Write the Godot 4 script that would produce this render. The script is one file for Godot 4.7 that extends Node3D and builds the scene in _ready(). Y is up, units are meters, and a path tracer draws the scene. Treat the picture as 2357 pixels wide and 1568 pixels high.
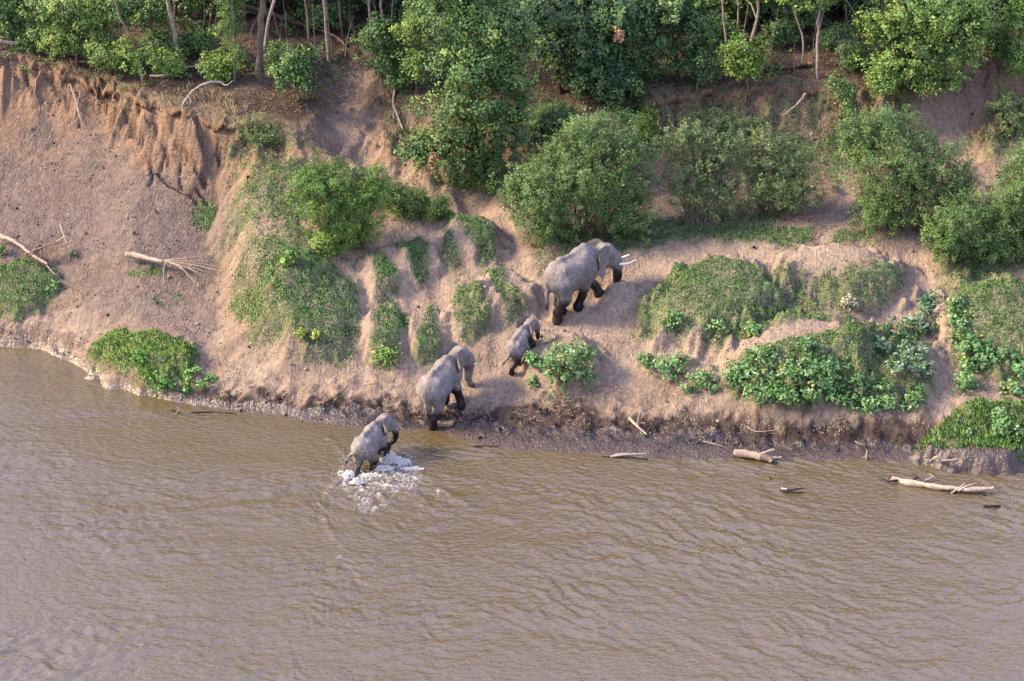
extends Node3D
# A family of elephants climbs out of a brown river. x runs along the bank, -z away over the river into the bank, y up from the water level.

const PI2 := 6.2831853
var rng := RandomNumberGenerator.new()
var used := {}
var mats := {}
var eye := Vector3(0, 33, 0)
var tilt := deg_to_rad(25.0)
const FOCAL := 4446.3     # of a view 2357 wide and 1568 high: 20 degrees from bottom to top
var nz1 := FastNoiseLite.new()
var nz2 := FastNoiseLite.new()
var nz3 := FastNoiseLite.new()
var nzw := FastNoiseLite.new()

# ---------------------------------------------------------------- mesh building
class MB:
	var v := PackedVector3Array()
	var n := PackedVector3Array()
	var c := PackedColorArray()
	var i := PackedInt32Array()
	func tri(a: int, b: int, d: int) -> void:
		i.push_back(a); i.push_back(b); i.push_back(d)
	func vert(p: Vector3, nn: Vector3, col: Color) -> int:
		v.push_back(p); n.push_back(nn); c.push_back(col)
		return v.size() - 1
	func mesh() -> ArrayMesh:
		var m := ArrayMesh.new()
		add(m)
		return m
	func add(m: ArrayMesh) -> void:
		if i.size() == 0:
			return
		var a := []
		a.resize(Mesh.ARRAY_MAX)
		a[Mesh.ARRAY_VERTEX] = v
		a[Mesh.ARRAY_NORMAL] = n
		a[Mesh.ARRAY_COLOR] = c
		a[Mesh.ARRAY_INDEX] = i
		m.add_surface_from_arrays(Mesh.PRIMITIVE_TRIANGLES, a)

func numbered(s: String) -> String:
	if not used.has(s):
		used[s] = 0
		return s
	used[s] += 1
	return "%s_%03d" % [s, used[s]]

func tag(o: Node, label: String, category: String, group := "", kind := "") -> Node:
	o.set_meta("label", label)
	if category != "": o.set_meta("category", category)
	if group != "": o.set_meta("group", group)
	if kind != "": o.set_meta("kind", kind)
	return o

func thing(called: String, label: String, category: String, at := Vector3.ZERO, group := "") -> Node3D:
	var o := Node3D.new()
	o.name = numbered(called)
	o.position = at
	add_child(o, true)
	tag(o, label, category, group)
	return o

func put(mesh: Mesh, called: String, ms, parent: Node = null) -> MeshInstance3D:
	var o := MeshInstance3D.new()
	o.mesh = mesh
	if ms is Array:
		for k in ms.size():
			if k < mesh.get_surface_count(): mesh.surface_set_material(k, ms[k])
	else:
		mesh.surface_set_material(0, ms)
	if parent == null:
		o.name = numbered(called)
		add_child(o, true)
	else:
		o.name = called
		parent.add_child(o, true)
	return o

func noise_tex(freq: float, oct: int, lo: Color, hi: Color, seed_: int, size := 512, kind := FastNoiseLite.TYPE_SIMPLEX_SMOOTH) -> NoiseTexture2D:
	var f := FastNoiseLite.new()
	f.seed = seed_
	f.noise_type = kind
	f.frequency = freq
	f.fractal_octaves = oct
	f.fractal_gain = 0.6
	var t := NoiseTexture2D.new()
	t.width = size; t.height = size
	t.seamless = true
	t.noise = f
	var g := Gradient.new()
	g.set_color(0, lo); g.set_color(1, hi)
	t.color_ramp = g
	return t

func mat(key: String, rough := 0.9, col := Color.WHITE) -> StandardMaterial3D:
	if mats.has(key): return mats[key]
	var m := StandardMaterial3D.new()
	m.resource_name = key
	m.vertex_color_use_as_albedo = true
	m.albedo_color = Color(0.72, 0.72, 0.72).linear_to_srgb() if col == Color.WHITE else col
	m.roughness = rough
	mats[key] = m
	return m

# ---------------------------------------------------------------- where things stand
func ray(dx: float, dy: float) -> Vector3:
	var r := Vector3((dx - 1178.5) / FOCAL, (784.0 - dy) / FOCAL, -1.0)
	return r.rotated(Vector3.RIGHT, -tilt).normalized()

func at_y(dx: float, dy: float, y: float) -> Vector3:
	var r := ray(dx, dy)
	return eye + r * ((y - eye.y) / r.y)

func at_z(dx: float, dy: float, z: float) -> Vector3:
	var r := ray(dx, dy)
	return eye + r * ((z - eye.z) / r.z)

func ground(dx: float, dy: float) -> Vector3:
	var r := ray(dx, dy)
	var t := (9.6 - eye.y) / r.y
	t = maxf(t - 12.0, 50.0)
	var last := t
	while t < 140.0:
		var p := eye + r * t
		if p.y < hgt(p.x, p.z):
			var a := last
			var b := t
			for k in 12:
				var m := (a + b) * 0.5
				var q := eye + r * m
				if q.y < hgt(q.x, q.z): b = m
				else: a = m
			return eye + r * b
		last = t
		t += 0.12
	return eye + r * 140.0

func pts_on(list: Array, lift := 0.0) -> PackedVector3Array:
	var out := PackedVector3Array()
	for p in list:
		var q := ground(p[0], p[1])
		q.y += lift + (p[2] if p.size() > 2 else 0.0)
		out.push_back(q)
	return out

func pts_z(list: Array, z: float) -> PackedVector3Array:
	var out := PackedVector3Array()
	for p in list:
		out.push_back(at_z(p[0], p[1], z + (p[2] if p.size() > 2 else 0.0)))
	return out

# ---------------------------------------------------------------- wood
func tube(b: MB, pts: PackedVector3Array, r0: float, r1: float, sides: int, col: Color, wob := 0.0, tipc = null) -> void:
	var m := pts.size()
	if m < 2: return
	var up := Vector3(0.31, 0.2, 0.93)
	var first := b.v.size()
	var len_ := 0.0
	var tot := 0.0
	for k in range(1, m): tot += pts[k].distance_to(pts[k - 1])
	for k in m:
		var d := (pts[mini(k + 1, m - 1)] - pts[maxi(k - 1, 0)]).normalized()
		if k > 0: len_ += pts[k].distance_to(pts[k - 1])
		var f := len_ / maxf(tot, 0.001)
		var r := lerpf(r0, r1, f)
		if wob > 0.0: r *= 1.0 + wob * nz2.get_noise_2d(len_ * 60.0 + r0 * 900.0, r1 * 700.0)
		var s := d.cross(up)
		if s.length() < 0.05: s = d.cross(Vector3.UP)
		s = s.normalized()
		var u := s.cross(d).normalized()
		for q in sides:
			var a := PI2 * q / sides
			var nn := s * cos(a) + u * sin(a)
			var rr := r
			var cc := col
			if wob > 0.0:
				rr *= 1.0 + wob * 0.6 * nz2.get_noise_3d(pts[k].x * 40.0 + q * 13.0, pts[k].y * 40.0, pts[k].z * 40.0)
				var g := 1.0 + 0.5 * nz2.get_noise_3d(pts[k].x * 90.0 + q * 37.0, pts[k].y * 60.0, pts[k].z * 90.0)
				cc = Color(col.r * g, col.g * g, col.b * g)
			if tipc != null: cc = cc.lerp(tipc, f)
			b.vert(pts[k] + nn * rr, nn, cc)
	for k in m - 1:
		for q in sides:
			var a0 := first + k * sides + q
			var a1 := first + k * sides + (q + 1) % sides
			b.tri(a0, a1, a0 + sides)
			b.tri(a1, a1 + sides, a0 + sides)
	if sides > 3:
		for e in 2:
			var kk := 0 if e == 0 else m - 1
			var dn := (pts[0] - pts[1]).normalized() if e == 0 else (pts[m - 1] - pts[m - 2]).normalized()
			var cp := b.vert(pts[kk] + dn * (r0 if e == 0 else r1) * 0.25, dn, col)
			for q in sides:
				var a0 := first + kk * sides + q
				var a1 := first + kk * sides + (q + 1) % sides
				if e == 0: b.tri(cp, a1, a0)
				else: b.tri(cp, a0, a1)

func bend(list: PackedVector3Array, step: float, wig: float) -> PackedVector3Array:
	# a smooth, slightly crooked line through the points
	var out := PackedVector3Array()
	var m := list.size()
	for k in m - 1:
		var a := list[maxi(k - 1, 0)]
		var b := list[k]
		var c := list[k + 1]
		var d := list[mini(k + 2, m - 1)]
		var cnt := maxi(1, int(b.distance_to(c) / step))
		for s in cnt:
			var p := b.cubic_interpolate(c, a, d, float(s) / cnt)
			if wig > 0.0 and not (k == 0 and s == 0):
				p += Vector3(rng.randf_range(-1, 1), rng.randf_range(-0.5, 0.5), rng.randf_range(-1, 1)) * wig
			out.push_back(p)
	out.push_back(list[m - 1])
	return out

# ---------------------------------------------------------------- leaves
func on_sphere() -> Vector3:
	var z := rng.randf_range(-1, 1)
	var a := rng.randf() * PI2
	var r := sqrt(1.0 - z * z)
	return Vector3(r * cos(a), z, r * sin(a))

# blobs: [centre, radii]; pal: leaf colours from darkest to palest, mixed by noise
func leaves(b: MB, blobs: Array, n: int, size: float, pal: Array, clump := 0.3, per := 14, droop := 0.35, wide := 0.42, hollow := 0.33, odd := 0.012) -> void:
	var w := PackedFloat32Array()
	var tot := 0.0
	for e in blobs:
		var r: Vector3 = e[1]
		tot += r.x * r.y + r.y * r.z + r.x * r.z
		w.push_back(tot)
	var made := 0
	while made < n:
		var pick := rng.randf() * tot
		var k := 0
		while w[k] < pick: k += 1
		var bc: Vector3 = blobs[k][0]
		var br: Vector3 = blobs[k][1]
		var d := on_sphere()
		if d.y < -0.5 and rng.randf() < 0.35: d.y = -d.y
		var lump := 1.0 + 0.8 * nz1.get_noise_3d(bc.x * 9.0 + d.x * 42.0, bc.y * 9.0 + d.y * 42.0, bc.z * 9.0 + d.z * 42.0)
		var c := bc + d * br * (pow(rng.randf(), hollow) * lump)
		var out := (d / br).normalized()
		var tone := clampf(0.5 + 0.9 * nz1.get_noise_3d(c.x * 22.0, c.y * 22.0, c.z * 22.0) + rng.randf_range(-0.25, 0.25), 0.0, 1.0)
		var base: Color = pal[0].lerp(pal[1], tone)
		if pal.size() > 2 and rng.randf() < 0.22: base = base.lerp(pal[2], rng.randf_range(0.3, 1.0))
		var cr := clump * rng.randf_range(0.6, 1.2)
		for q in per:
			var p := c + on_sphere() * cr * pow(rng.randf(), 0.5)
			var nn := (out * 0.55 + Vector3.UP * 0.55 + on_sphere() * 0.75).normalized()
			var ax := (on_sphere() + out * 0.5 - Vector3.UP * droop)
			ax = (ax - nn * ax.dot(nn)).normalized()
			var sd := nn.cross(ax)
			var l := size * rng.randf_range(0.65, 1.25)
			var g := rng.randf_range(0.8, 1.2)
			var col := Color(base.r * g, base.g * g, base.b * g)
			if rng.randf() < odd: col = Color(0.30, 0.25, 0.05)
			var sn := (nn * 0.85 + out * 0.25).normalized()
			var i0 := b.vert(p - ax * l * 0.5, sn, col)
			if size < 0.1 or size > 0.165:
				b.vert(p + ax * l * 0.6 + sd * l * wide, sn, col)
				b.vert(p + ax * l * 0.6 - sd * l * wide, sn, col)
				b.tri(i0, i0 + 1, i0 + 2)
				continue
			b.vert(p + sd * l * wide - nn * l * 0.06, sn, col)
			b.vert(p + ax * l * 0.5, sn, col)
			b.vert(p - sd * l * wide - nn * l * 0.06, sn, col)
			b.tri(i0, i0 + 1, i0 + 2)
			b.tri(i0, i0 + 2, i0 + 3)
		made += per

func _ready() -> void:
	rng.seed = 20231
	nz1.seed = 11; nz1.frequency = 0.025; nz1.fractal_octaves = 2
	nz2.seed = 23; nz2.frequency = 0.025; nz2.fractal_octaves = 3
	nz3.seed = 37; nz3.frequency = 1.0; nz3.fractal_octaves = 4; nz3.fractal_gain = 0.55
	nzw.seed = 51; nzw.frequency = 1.0; nzw.fractal_octaves = 2

	var cam := Camera3D.new()
	cam.name = "camera"
	cam.position = eye
	cam.rotation = Vector3(-tilt, 0, 0)
	cam.fov = 20.0
	cam.near = 0.5
	cam.far = 600.0
	add_child(cam)
	cam.current = true

	var env := Environment.new()
	var sky := Sky.new()
	var sm := ProceduralSkyMaterial.new()
	sm.sky_top_color = Color(0.60, 0.64, 0.84)
	sm.sky_horizon_color = Color(0.76, 0.76, 0.80)
	sm.sky_curve = 0.22
	sm.ground_bottom_color = Color(0.25, 0.22, 0.18)
	sm.ground_horizon_color = Color(0.6, 0.58, 0.56)
	sm.sun_angle_max = 30.0
	sky.sky_material = sm
	env.background_mode = Environment.BG_SKY
	env.sky = sky
	env.background_energy_multiplier = 1.0
	env.tonemap_mode = Environment.TONE_MAPPER_LINEAR
	env.tonemap_exposure = 4.75
	env.sdfgi_enabled = true
	env.ssao_enabled = true
	env.ssil_enabled = true
	var we := WorldEnvironment.new()
	we.name = "world_environment"
	we.environment = env
	add_child(we)

	var sun := DirectionalLight3D.new()
	sun.name = "sun"
	sun.light_color = Color(1.0, 0.91, 0.79)
	sun.light_energy = 1.1
	sun.light_angular_distance = 16.0
	sun.shadow_enabled = true
	add_child(sun)
	sun.look_at_from_position(Vector3(-8.0, 5.4, 0.4), Vector3.ZERO)

	build_ground()
	build_water()
	build_forest()
	build_bushes()
	build_grass()
	build_plants()
	build_debris()
	build_slope_weeds()
	build_wood()
	build_elephants()
	build_splash()

# ---------------------------------------------------------------- the river bank
# For each section across the bank: [across, waterline, toe, low bank, mid slope, bench, cliff toe, cliff edge, forest floor]; heights in metres
const SECTIONS := [
	[-80, 785, 0, 745, 0.7, 725, 0.95, 640, 1.9, 480, 3.6, 300, 5.8, 105, 8.9, 60, 9.2],
	[100, 802, 0, 768, 0.65, 728, 1.0, 640, 2.0, 490, 3.6, 290, 5.9, 150, 8.1, 110, 8.4],
	[200, 852, 0, 825, 0.5, 765, 0.95, 650, 2.1, 480, 3.8, 300, 5.9, 190, 7.7, 140, 8.1],
	[320, 906, 0, 882, 0.45, 812, 0.9, 680, 2.1, 490, 4.0, 380, 5.2, 225, 7.7, 150, 8.3],
	[440, 931, 0, 906, 0.35, 840, 0.9, 680, 2.1, 500, 3.8, 425, 4.8, 255, 7.5, 170, 8.2],
	[505, 941, 0, 913, 0.3, 870, 0.6, 700, 1.9, 520, 3.5, 455, 4.3, 272, 7.2, 180, 8.1],
	[575, 948, 0, 918, 0.35, 872, 0.7, 665, 2.9, 560, 4.3, 420, 5.6, 290, 7.2, 190, 8.0],
	[660, 958, 0, 925, 0.4, 878, 0.75, 765, 2.25, 600, 4.0, 400, 5.9, 300, 7.0, 200, 7.9],
	[760, 975, 0, 930, 0.4, 880, 0.75, 790, 1.9, 640, 3.5, 420, 5.7, 300, 6.9, 190, 7.9],
	[860, 986, 0, 935, 0.4, 882, 0.85, 780, 1.9, 600, 3.7, 420, 5.4, 250, 7.2, 170, 8.0],
	[1000, 1000, 0, 942, 0.35, 890, 0.75, 760, 2.0, 600, 3.6, 440, 5.1, 300, 6.8, 190, 8.0],
	[1100, 1022, 0, 960, 0.35, 900, 0.8, 740, 2.3, 600, 3.7, 440, 4.9, 330, 6.4, 200, 8.0],
	[1250, 1041, 0, 962, 0.4, 900, 0.9, 760, 2.2, 600, 3.8, 460, 4.8, 330, 6.3, 200, 8.0],
	[1400, 1047, 0, 975, 0.4, 920, 0.8, 740, 2.4, 590, 3.8, 440, 4.9, 250, 7.5, 190, 8.1],
	[1560, 1050, 0, 985, 0.4, 930, 0.9, 780, 2.2, 580, 4.0, 400, 5.3, 225, 7.7, 180, 8.2],
	[1800, 1058, 0, 1000, 0.4, 940, 1.15, 760, 2.5, 570, 4.3, 360, 5.9, 200, 8.3, 165, 8.6],
	[2060, 1060, 0, 1010, 0.4, 945, 1.15, 760, 2.5, 570, 4.3, 340, 6.2, 215, 8.1, 180, 8.4],
	[2200, 1075, 0, 1020, 0.4, 950, 1.15, 770, 2.4, 600, 4.0, 380, 5.8, 130, 9.4, 90, 9.7],
	[2440, 1093, 0, 1032, 0.4, 960, 1.15, 780, 2.4, 620, 3.9, 400, 5.6, 130, 9.4, 90, 9.7],
]
# hummocks: [across, down, half width, half depth (of the view), turn in degrees, height, leaf cover 0..1, green 0..1]
const HUMMOCKS := [
	[50, 668, 75, 62, 0, 0.30, 0.95, 0.55],
	[325, 832, 128, 66, 26, 0.40, 1.0, 1.0],
	[655, 605, 105, 85, 0, 0.18, 0.7, 0.6],
	[705, 690, 135, 80, 22, 0.25, 0.85, 0.55],
	[885, 776, 48, 56, 0, 0.42, 1.0, 0.6],
	[983, 778, 48, 54, 0, 0.42, 0.95, 0.5],
	[893, 632, 56, 63, 28, 0.38, 0.8, 0.5],
	[972, 602, 46, 51, 22, 0.36, 0.85, 0.5],
	[1085, 557, 78, 70, 10, 0.5, 0.9, 0.5],
	[1163, 682, 65, 54, 25, 0.45, 0.95, 0.55],
	[1083, 727, 56, 59, 32, 0.4, 0.9, 0.5],
	[1424, 694, 48, 41, -40, 0.28, 0.8, 0.6],
	[1640, 705, 160, 104, -12, 0.8, 1.0, 0.45],
	[1930, 640, 165, 70, 6, 0.75, 1.0, 0.5],
	[1850, 830, 165, 105, 0, 0.95, 1.0, 0.6],
	[2040, 840, 110, 95, 0, 0.35, 0.6, 0.6],
	[2290, 765, 130, 120, 0, 0.75, 0.95, 0.55],
	[2275, 1030, 130, 66, -10, 0.5, 1.0, 0.8],
	[1302, 850, 84, 66, 0, 0.5, 0.2, 0.7],
]
# flat grassy areas: [across, down, half width, half depth, cover]
const LAWNS := [
	[1650, 560, 200, 42, 0.75], [1500, 585, 70, 30, 0.5], [1850, 580, 120, 30, 0.4], [1640, 330, 130, 70, 0.55], [1850, 370, 130, 60, 0.55], [1460, 300, 60, 60, 0.5], [2060, 270, 100, 40, 0.4], [930, 270, 40, 70, 0.35], [1040, 640, 60, 40, 0.25], [1000, 730, 60, 60, 0.2], [1560, 640, 60, 30, 0.3], [1440, 560, 60, 40, 0.45], [640, 440, 110, 90, 0.75], [590, 330, 70, 60, 0.35], [960, 470, 90, 50, 0.8], [1090, 415, 95, 32, 1.2], [1620, 520, 170, 45, 0.9], [1800, 545, 160, 35, 0.75],
	[2060, 545, 120, 25, 0.6], [2190, 600, 80, 45, 0.5], [2280, 590, 90, 40, 0.7], [1240, 420, 60, 200, 0.4], [1330, 610, 90, 50, 0.4], [1560, 270, 90, 50, 0.45], [1850, 290, 120, 60, 0.45], [2310, 300, 60, 70, 0.6],
	[730, 400, 90, 110, 0.25], [1000, 690, 40, 40, 0.12], [470, 500, 26, 34, 0.9], [340, 622, 40, 14, 0.8], [1000, 590, 160, 90, 0.10], [800, 690, 90, 120, 0.12], [390, 690, 40, 22, 0.25],
]
# trodden ways: [half width in metres, depth, points]
const PATHS := [
	[0.8, 0.75, [[808, 150], [792, 230], [800, 300], [850, 372], [950, 410], [1070, 440]]],
	[1.0, 0.8, [[2205, 130], [2195, 220], [2180, 300]]],
	[0.42, 0.22, [[1070, 440], [1150, 510], [1175, 580], [1210, 640], [1240, 690]]],
	[0.8, 0.12, [[990, 960], [1120, 900], [1200, 850], [1260, 760], [1400, 700], [1480, 620], [1600, 585], [1900, 570], [2120, 570]]],
	[0.3, 0.12, [[1890, 545], [1930, 490], [1960, 440]]],
	[0.4, 0.18, [[2100, 585], [2128, 660], [2060, 722], [1900, 738], [1710, 788], [1490, 800], [1430, 860]]],
	[0.35, 0.15, [[2150, 690], [2160, 800], [2180, 900], [2160, 960]]],
	[0.3, 0.12, [[1000, 520], [1010, 640], [1030, 720], [1040, 800]]],
	[0.25, 0.10, [[870, 560], [940, 640], [960, 720], [930, 830]]],
	[0.22, 0.10, [[1045, 510], [1100, 640], [1150, 740], [1140, 830]]],
	[0.25, 0.10, [[840, 600], [850, 700], [840, 820]]],
]
# cracks in the bare cliff at the left, opened by the slumping earth
const CRACKS := [
	[[318, 205], [312, 225], [322, 250]], [[238, 225], [246, 255]], [[262, 250], [290, 270], [312, 292]], [[330, 262], [345, 282]], [[420, 330], [432, 362]], [[432, 365], [455, 395], [470, 428]],
	[[405, 330], [420, 352], [412, 400], [420, 440]], [[345, 370], [352, 402], [345, 428]], [[470, 410], [476, 430]], [[380, 330], [388, 380]], [[300, 300], [330, 330]], [[180, 262], [184, 290]], [[360, 395], [390, 425], [440, 450]],
	[[440, 440], [455, 470]], [[452, 432], [478, 470]], [[382, 348], [368, 400]], [[330, 215], [350, 240]], [[150, 215], [158, 250]], [[500, 330], [505, 380]], [[120, 190], [140, 225]], [[60, 170], [75, 215]],
]
const KNOTS := [-1.0, 0.0, 1.0, 2.0, 3.0, 4.0, 5.0, 6.0, 6.75, 7.0, 8.0, 9.0, 10.0]
var xs := PackedFloat32Array()
var zs := PackedFloat32Array()
var hh := PackedFloat32Array()
var lv := PackedFloat32Array()    # which band of the bank: 1 waterline ... 8 forest floor
var bare := PackedFloat32Array()  # how trodden
var grassy := PackedFloat32Array()
var dark := PackedFloat32Array()
var NZ := 0
var NX := 0
var mound_at := []

func hgt(x: float, z: float) -> float:
	var i := clampi(xs.bsearch(x) - 1, 0, NX - 2)
	var j := clampi(zs.bsearch(-z) - 1, 0, NZ - 2)
	var fx := clampf((x - xs[i]) / (xs[i + 1] - xs[i]), 0, 1)
	var fz := clampf((-z - zs[j]) / (zs[j + 1] - zs[j]), 0, 1)
	var k := i * NZ + j
	return lerpf(lerpf(hh[k], hh[k + 1], fz), lerpf(hh[k + NZ], hh[k + NZ + 1], fz), fx)

func slot(x: float, z: float) -> int:
	return clampi(xs.bsearch(x), 0, NX - 1) * NZ + clampi(zs.bsearch(-z), 0, NZ - 1)

func slope_at(x: float, z: float) -> Vector3:
	var e := 0.12
	return Vector3(hgt(x - e, z) - hgt(x + e, z), 2.0 * e, hgt(x, z - e) - hgt(x, z + e)).normalized()

func build_ground() -> void:
	var x := -60.0
	while x < 60.0:
		xs.push_back(x)
		x += 0.092 if absf(x) < 23.5 else (0.4 if absf(x) < 30.0 else 3.0)
	var d := 56.0
	while d < 200.0:
		zs.push_back(d)
		d += 0.4 if d < 58.4 else (0.095 if d < 85.0 else (0.2 if d < 92.0 else (0.8 if d < 104.0 else 5.0)))
	NX = xs.size(); NZ = zs.size()
	hh.resize(NX * NZ); lv.resize(NX * NZ); bare.resize(NX * NZ); grassy.resize(NX * NZ); dark.resize(NX * NZ)
	# lines of the bank, each a row of points along x
	var rows := []
	for k in 8:
		var row := PackedVector3Array()
		for s in SECTIONS: row.push_back(at_y(s[0], s[1 + 2 * k], s[2 + 2 * k]))
		rows.push_back(row)
	for i in NX:
		x = xs[i]
		var zk := PackedFloat32Array()
		var yk := PackedFloat32Array()
		for k in 8:
			var row: PackedVector3Array = rows[k]
			var s := 0
			while s < row.size() - 2 and row[s + 1].x < x: s += 1
			var f := clampf((x - row[s].x) / (row[s + 1].x - row[s].x), 0, 1)
			var p := row[s].lerp(row[s + 1], f)
			var wob := 0.0 if k > 1 else 0.12 * nz2.get_noise_2d(x * 25.0, 7.0)
			if k >= 6: wob = 0.5 * nz2.get_noise_2d(x * 22.0, 40.0) + 0.10 * nz2.get_noise_2d(x * 80.0, 20.0)
			zk.push_back(-p.z + wob); yk.push_back(p.y)
		var zz := PackedFloat32Array([zk[0] - 6.0, zk[0] - 1.2])
		var yy := PackedFloat32Array([-1.6, -0.35])
		for k in 8:
			if k == 6:    # the sod breaks off sheer at the top of the cliff
				var sc := (0.85 if x < -9.5 else 0.5) * clampf(0.75 + 1.2 * nz2.get_noise_2d(x * 30.0, 3.0), 0.15, 1.3)
				zz.push_back(maxf(zk[k] - 0.13, zz[zz.size() - 1] + 0.1)); yy.push_back(maxf(yk[k] - sc, yy[yy.size() - 1] + 0.1))
			zz.push_back(maxf(zk[k], zz[zz.size() - 1] + 0.12)); yy.push_back(yk[k])
		zz.push_back(zz[10] + 16.0); yy.push_back(yy[10] + 2.6)
		zz.push_back(zz[11] + 90.0); yy.push_back(yy[11] + 14.0)
		var m := zz.size()
		var sl := PackedFloat32Array()
		for k in m - 1: sl.push_back((yy[k + 1] - yy[k]) / (zz[k + 1] - zz[k]))
		var tg := PackedFloat32Array([sl[0]])
		for k in range(1, m - 1):
			tg.push_back(0.0 if sl[k - 1] * sl[k] <= 0 else 2.0 * sl[k - 1] * sl[k] / (sl[k - 1] + sl[k]))
		tg.push_back(sl[m - 2])
		var q := 0
		for j in NZ:
			var z := zs[j]
			while q < m - 2 and zz[q + 1] < z: q += 1
			var w := zz[q + 1] - zz[q]
			var t := clampf((z - zz[q]) / w, 0, 1)
			var t2 := t * t
			var t3 := t2 * t
			hh[i * NZ + j] = (2 * t3 - 3 * t2 + 1) * yy[q] + (t3 - 2 * t2 + t) * w * tg[q] + (-2 * t3 + 3 * t2) * yy[q + 1] + (t3 - t2) * w * tg[q + 1]
			lv[i * NZ + j] = lerpf(KNOTS[q], KNOTS[q + 1], t)
	# the lines of the bank wander
	var hh0 := hh.duplicate()
	var lv0 := lv.duplicate()
	for i in NX:
		if absf(xs[i]) > 22.0: continue
		for j in NZ:
			var z := zs[j]
			var l := lv0[i * NZ + j]
			if l < 1.5 or z > 93.0: continue
			var w := clampf((l - 1.5), 0, 1) * (0.75 * nz3.get_noise_2d(z * 0.3, xs[i] * 0.05) + 0.35 * nz3.get_noise_2d(z * 1.1 + 30.0, xs[i] * 0.3))
			var ii := i + w / 0.092
			var a := clampi(int(ii), 0, NX - 2)
			var f := ii - a
			hh[i * NZ + j] = lerpf(hh0[a * NZ + j], hh0[(a + 1) * NZ + j], f)
			lv[i * NZ + j] = lerpf(lv0[a * NZ + j], lv0[(a + 1) * NZ + j], f)
	# hummocks
	var flat := hh.duplicate()
	for s in HUMMOCKS:
		hh = flat.duplicate() if false else hh
		mound_at.push_back(ground(s[0], s[1]))
	for k in HUMMOCKS.size():
		var s: Array = HUMMOCKS[k]
		bump(mound_at[k], s[2] / 60.0, s[3] / 56.0, deg_to_rad(s[4]), s[5], s[6])
	for s in LAWNS:
		bump(ground(s[0], s[1]), s[2] / 60.0, s[3] / 56.0, 0.0, 0.0, s[4])
	for s in PATHS: carve(s[2], s[0], s[1], 0.0)
	var edge := hh.duplicate()
	for s in CRACKS: carve(s, 0.042, 0.2, 1.0)
	# relief of the earth
	for i in NX:
		x = xs[i]
		if absf(x) > 26.0: continue
		for j in NZ:
			var z := zs[j]
			if z > 93.0: break
			var k := i * NZ + j
			var l := lv[k]
			if l < 0.6: continue
			var st := 0.0
			if j > 0 and j < NZ - 1: st = absf((edge[k + 1] - edge[k - 1]) / (zs[j + 1] - zs[j - 1]))
			var n_a := nz3.get_noise_2d(x * 0.45, z * 0.45)
			var n_b := nz3.get_noise_2d(x * 1.7 + 30.0, z * 1.7)
			var a := 0.09 * n_a * clampf(l - 1.0, 0, 1) + 0.035 * n_b
			if l > 1.2 and l < 2.7:     # trampled mud
				var t := clampf((l - 1.3) * 3.0, 0, 1) * clampf((2.7 - l) * 2.5, 0, 1)
				var cl := nz3.get_noise_2d(x * 1.3 + 90.0, z * 1.3)
				a += t * (0.24 * maxf(cl, 0.0) - 0.06)
				a += t * 0.09 * nz3.get_noise_2d(x * 3.4, z * 3.4 + 50.0)
			if l > 2.0 and l < 3.4:     # low bank: lumps and hollows
				a += 0.2 * nz3.get_noise_2d(x * 0.9 + 10.0, z * 0.9) * clampf((3.4 - l) * 2.0, 0, 1)
			if st > 0.9 and (l > 4.7 or (x < -4.0 and l > 2.6)):    # washed runnels down the steep faces
				var u := clampf((st - 0.9) * 0.9, 0, 1)
				a += u * minf(st, 3.5) * (0.13 * nz3.get_noise_3d(x * 0.28, edge[k] * 1.0, z * 0.3) + 0.12 * nz3.get_noise_3d(x * 1.0 + 40.0, edge[k] * 1.1, z) + 0.05 * nz3.get_noise_3d(x * 2.8, edge[k] * 2.2, z * 2.0))
			hh[k] += a
	# the mesh
	var b := MB.new()
	var soil := Color(0.290, 0.216, 0.157)
	var pale := Color(0.405, 0.312, 0.236)
	var rust := Color(0.31, 0.19, 0.115)
	var slump := Color(0.200, 0.155, 0.135)
	var mud := Color(0.046, 0.034, 0.029)
	var flatmud := Color(0.100, 0.071, 0.061)
	var litter := Color(0.085, 0.064, 0.046)
	var turf := Color(0.115, 0.185, 0.065)
	var wet := PackedByteArray()
	wet.resize(NX * NZ)
	for i in NX:
		x = xs[i]
		for j in NZ:
			var z := zs[j]
			var k := i * NZ + j
			var l := lv[k]
			var i0 := maxi(i - 1, 0)
			var i1 := mini(i + 1, NX - 1)
			var j0 := maxi(j - 1, 0)
			var j1 := mini(j + 1, NZ - 1)
			var gx := (hh[i1 * NZ + j] - hh[i0 * NZ + j]) / (xs[i1] - xs[i0])
			var gz := (hh[i * NZ + j1] - hh[i * NZ + j0]) / (zs[j1] - zs[j0])
			var st := sqrt(gx * gx + gz * gz)
			var n1 := nz3.get_noise_2d(x * 0.35 + 200.0, z * 0.35)
			var n2 := nz3.get_noise_2d(x * 1.9, z * 1.9 + 77.0)
			var c := soil.lerp(pale, clampf(0.45 + n1 * 1.1, 0, 1))
			# the slumped bowl at the left
			var bowl := clampf((-11.2 - x + 0.6 * n1) * 0.7, 0, 1) * clampf((l - 3.1 + n1) * 1.3, 0, 1) * clampf((6.6 - l) * 2.0, 0, 1)
			c = c.lerp(slump, bowl * 0.85)
			var cliff := clampf((l - 5.7 + n1 * 0.9) * 1.6, 0, 1) * clampf((7.4 - l) * 2.0, 0, 1)
			c = c.lerp(rust.lerp(soil, clampf(0.5 + n2, 0, 1) * 0.6), cliff * 0.8)
			if l > 6.8:
				c = c.lerp(litter.lerp(soil, clampf(n1 + 0.25, 0, 1) * 0.5), clampf((l - 6.9) * 2.5, 0, 1))
			c = c.lerp(c * 0.66, clampf(n2 * 1.6, 0, 0.65))
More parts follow.
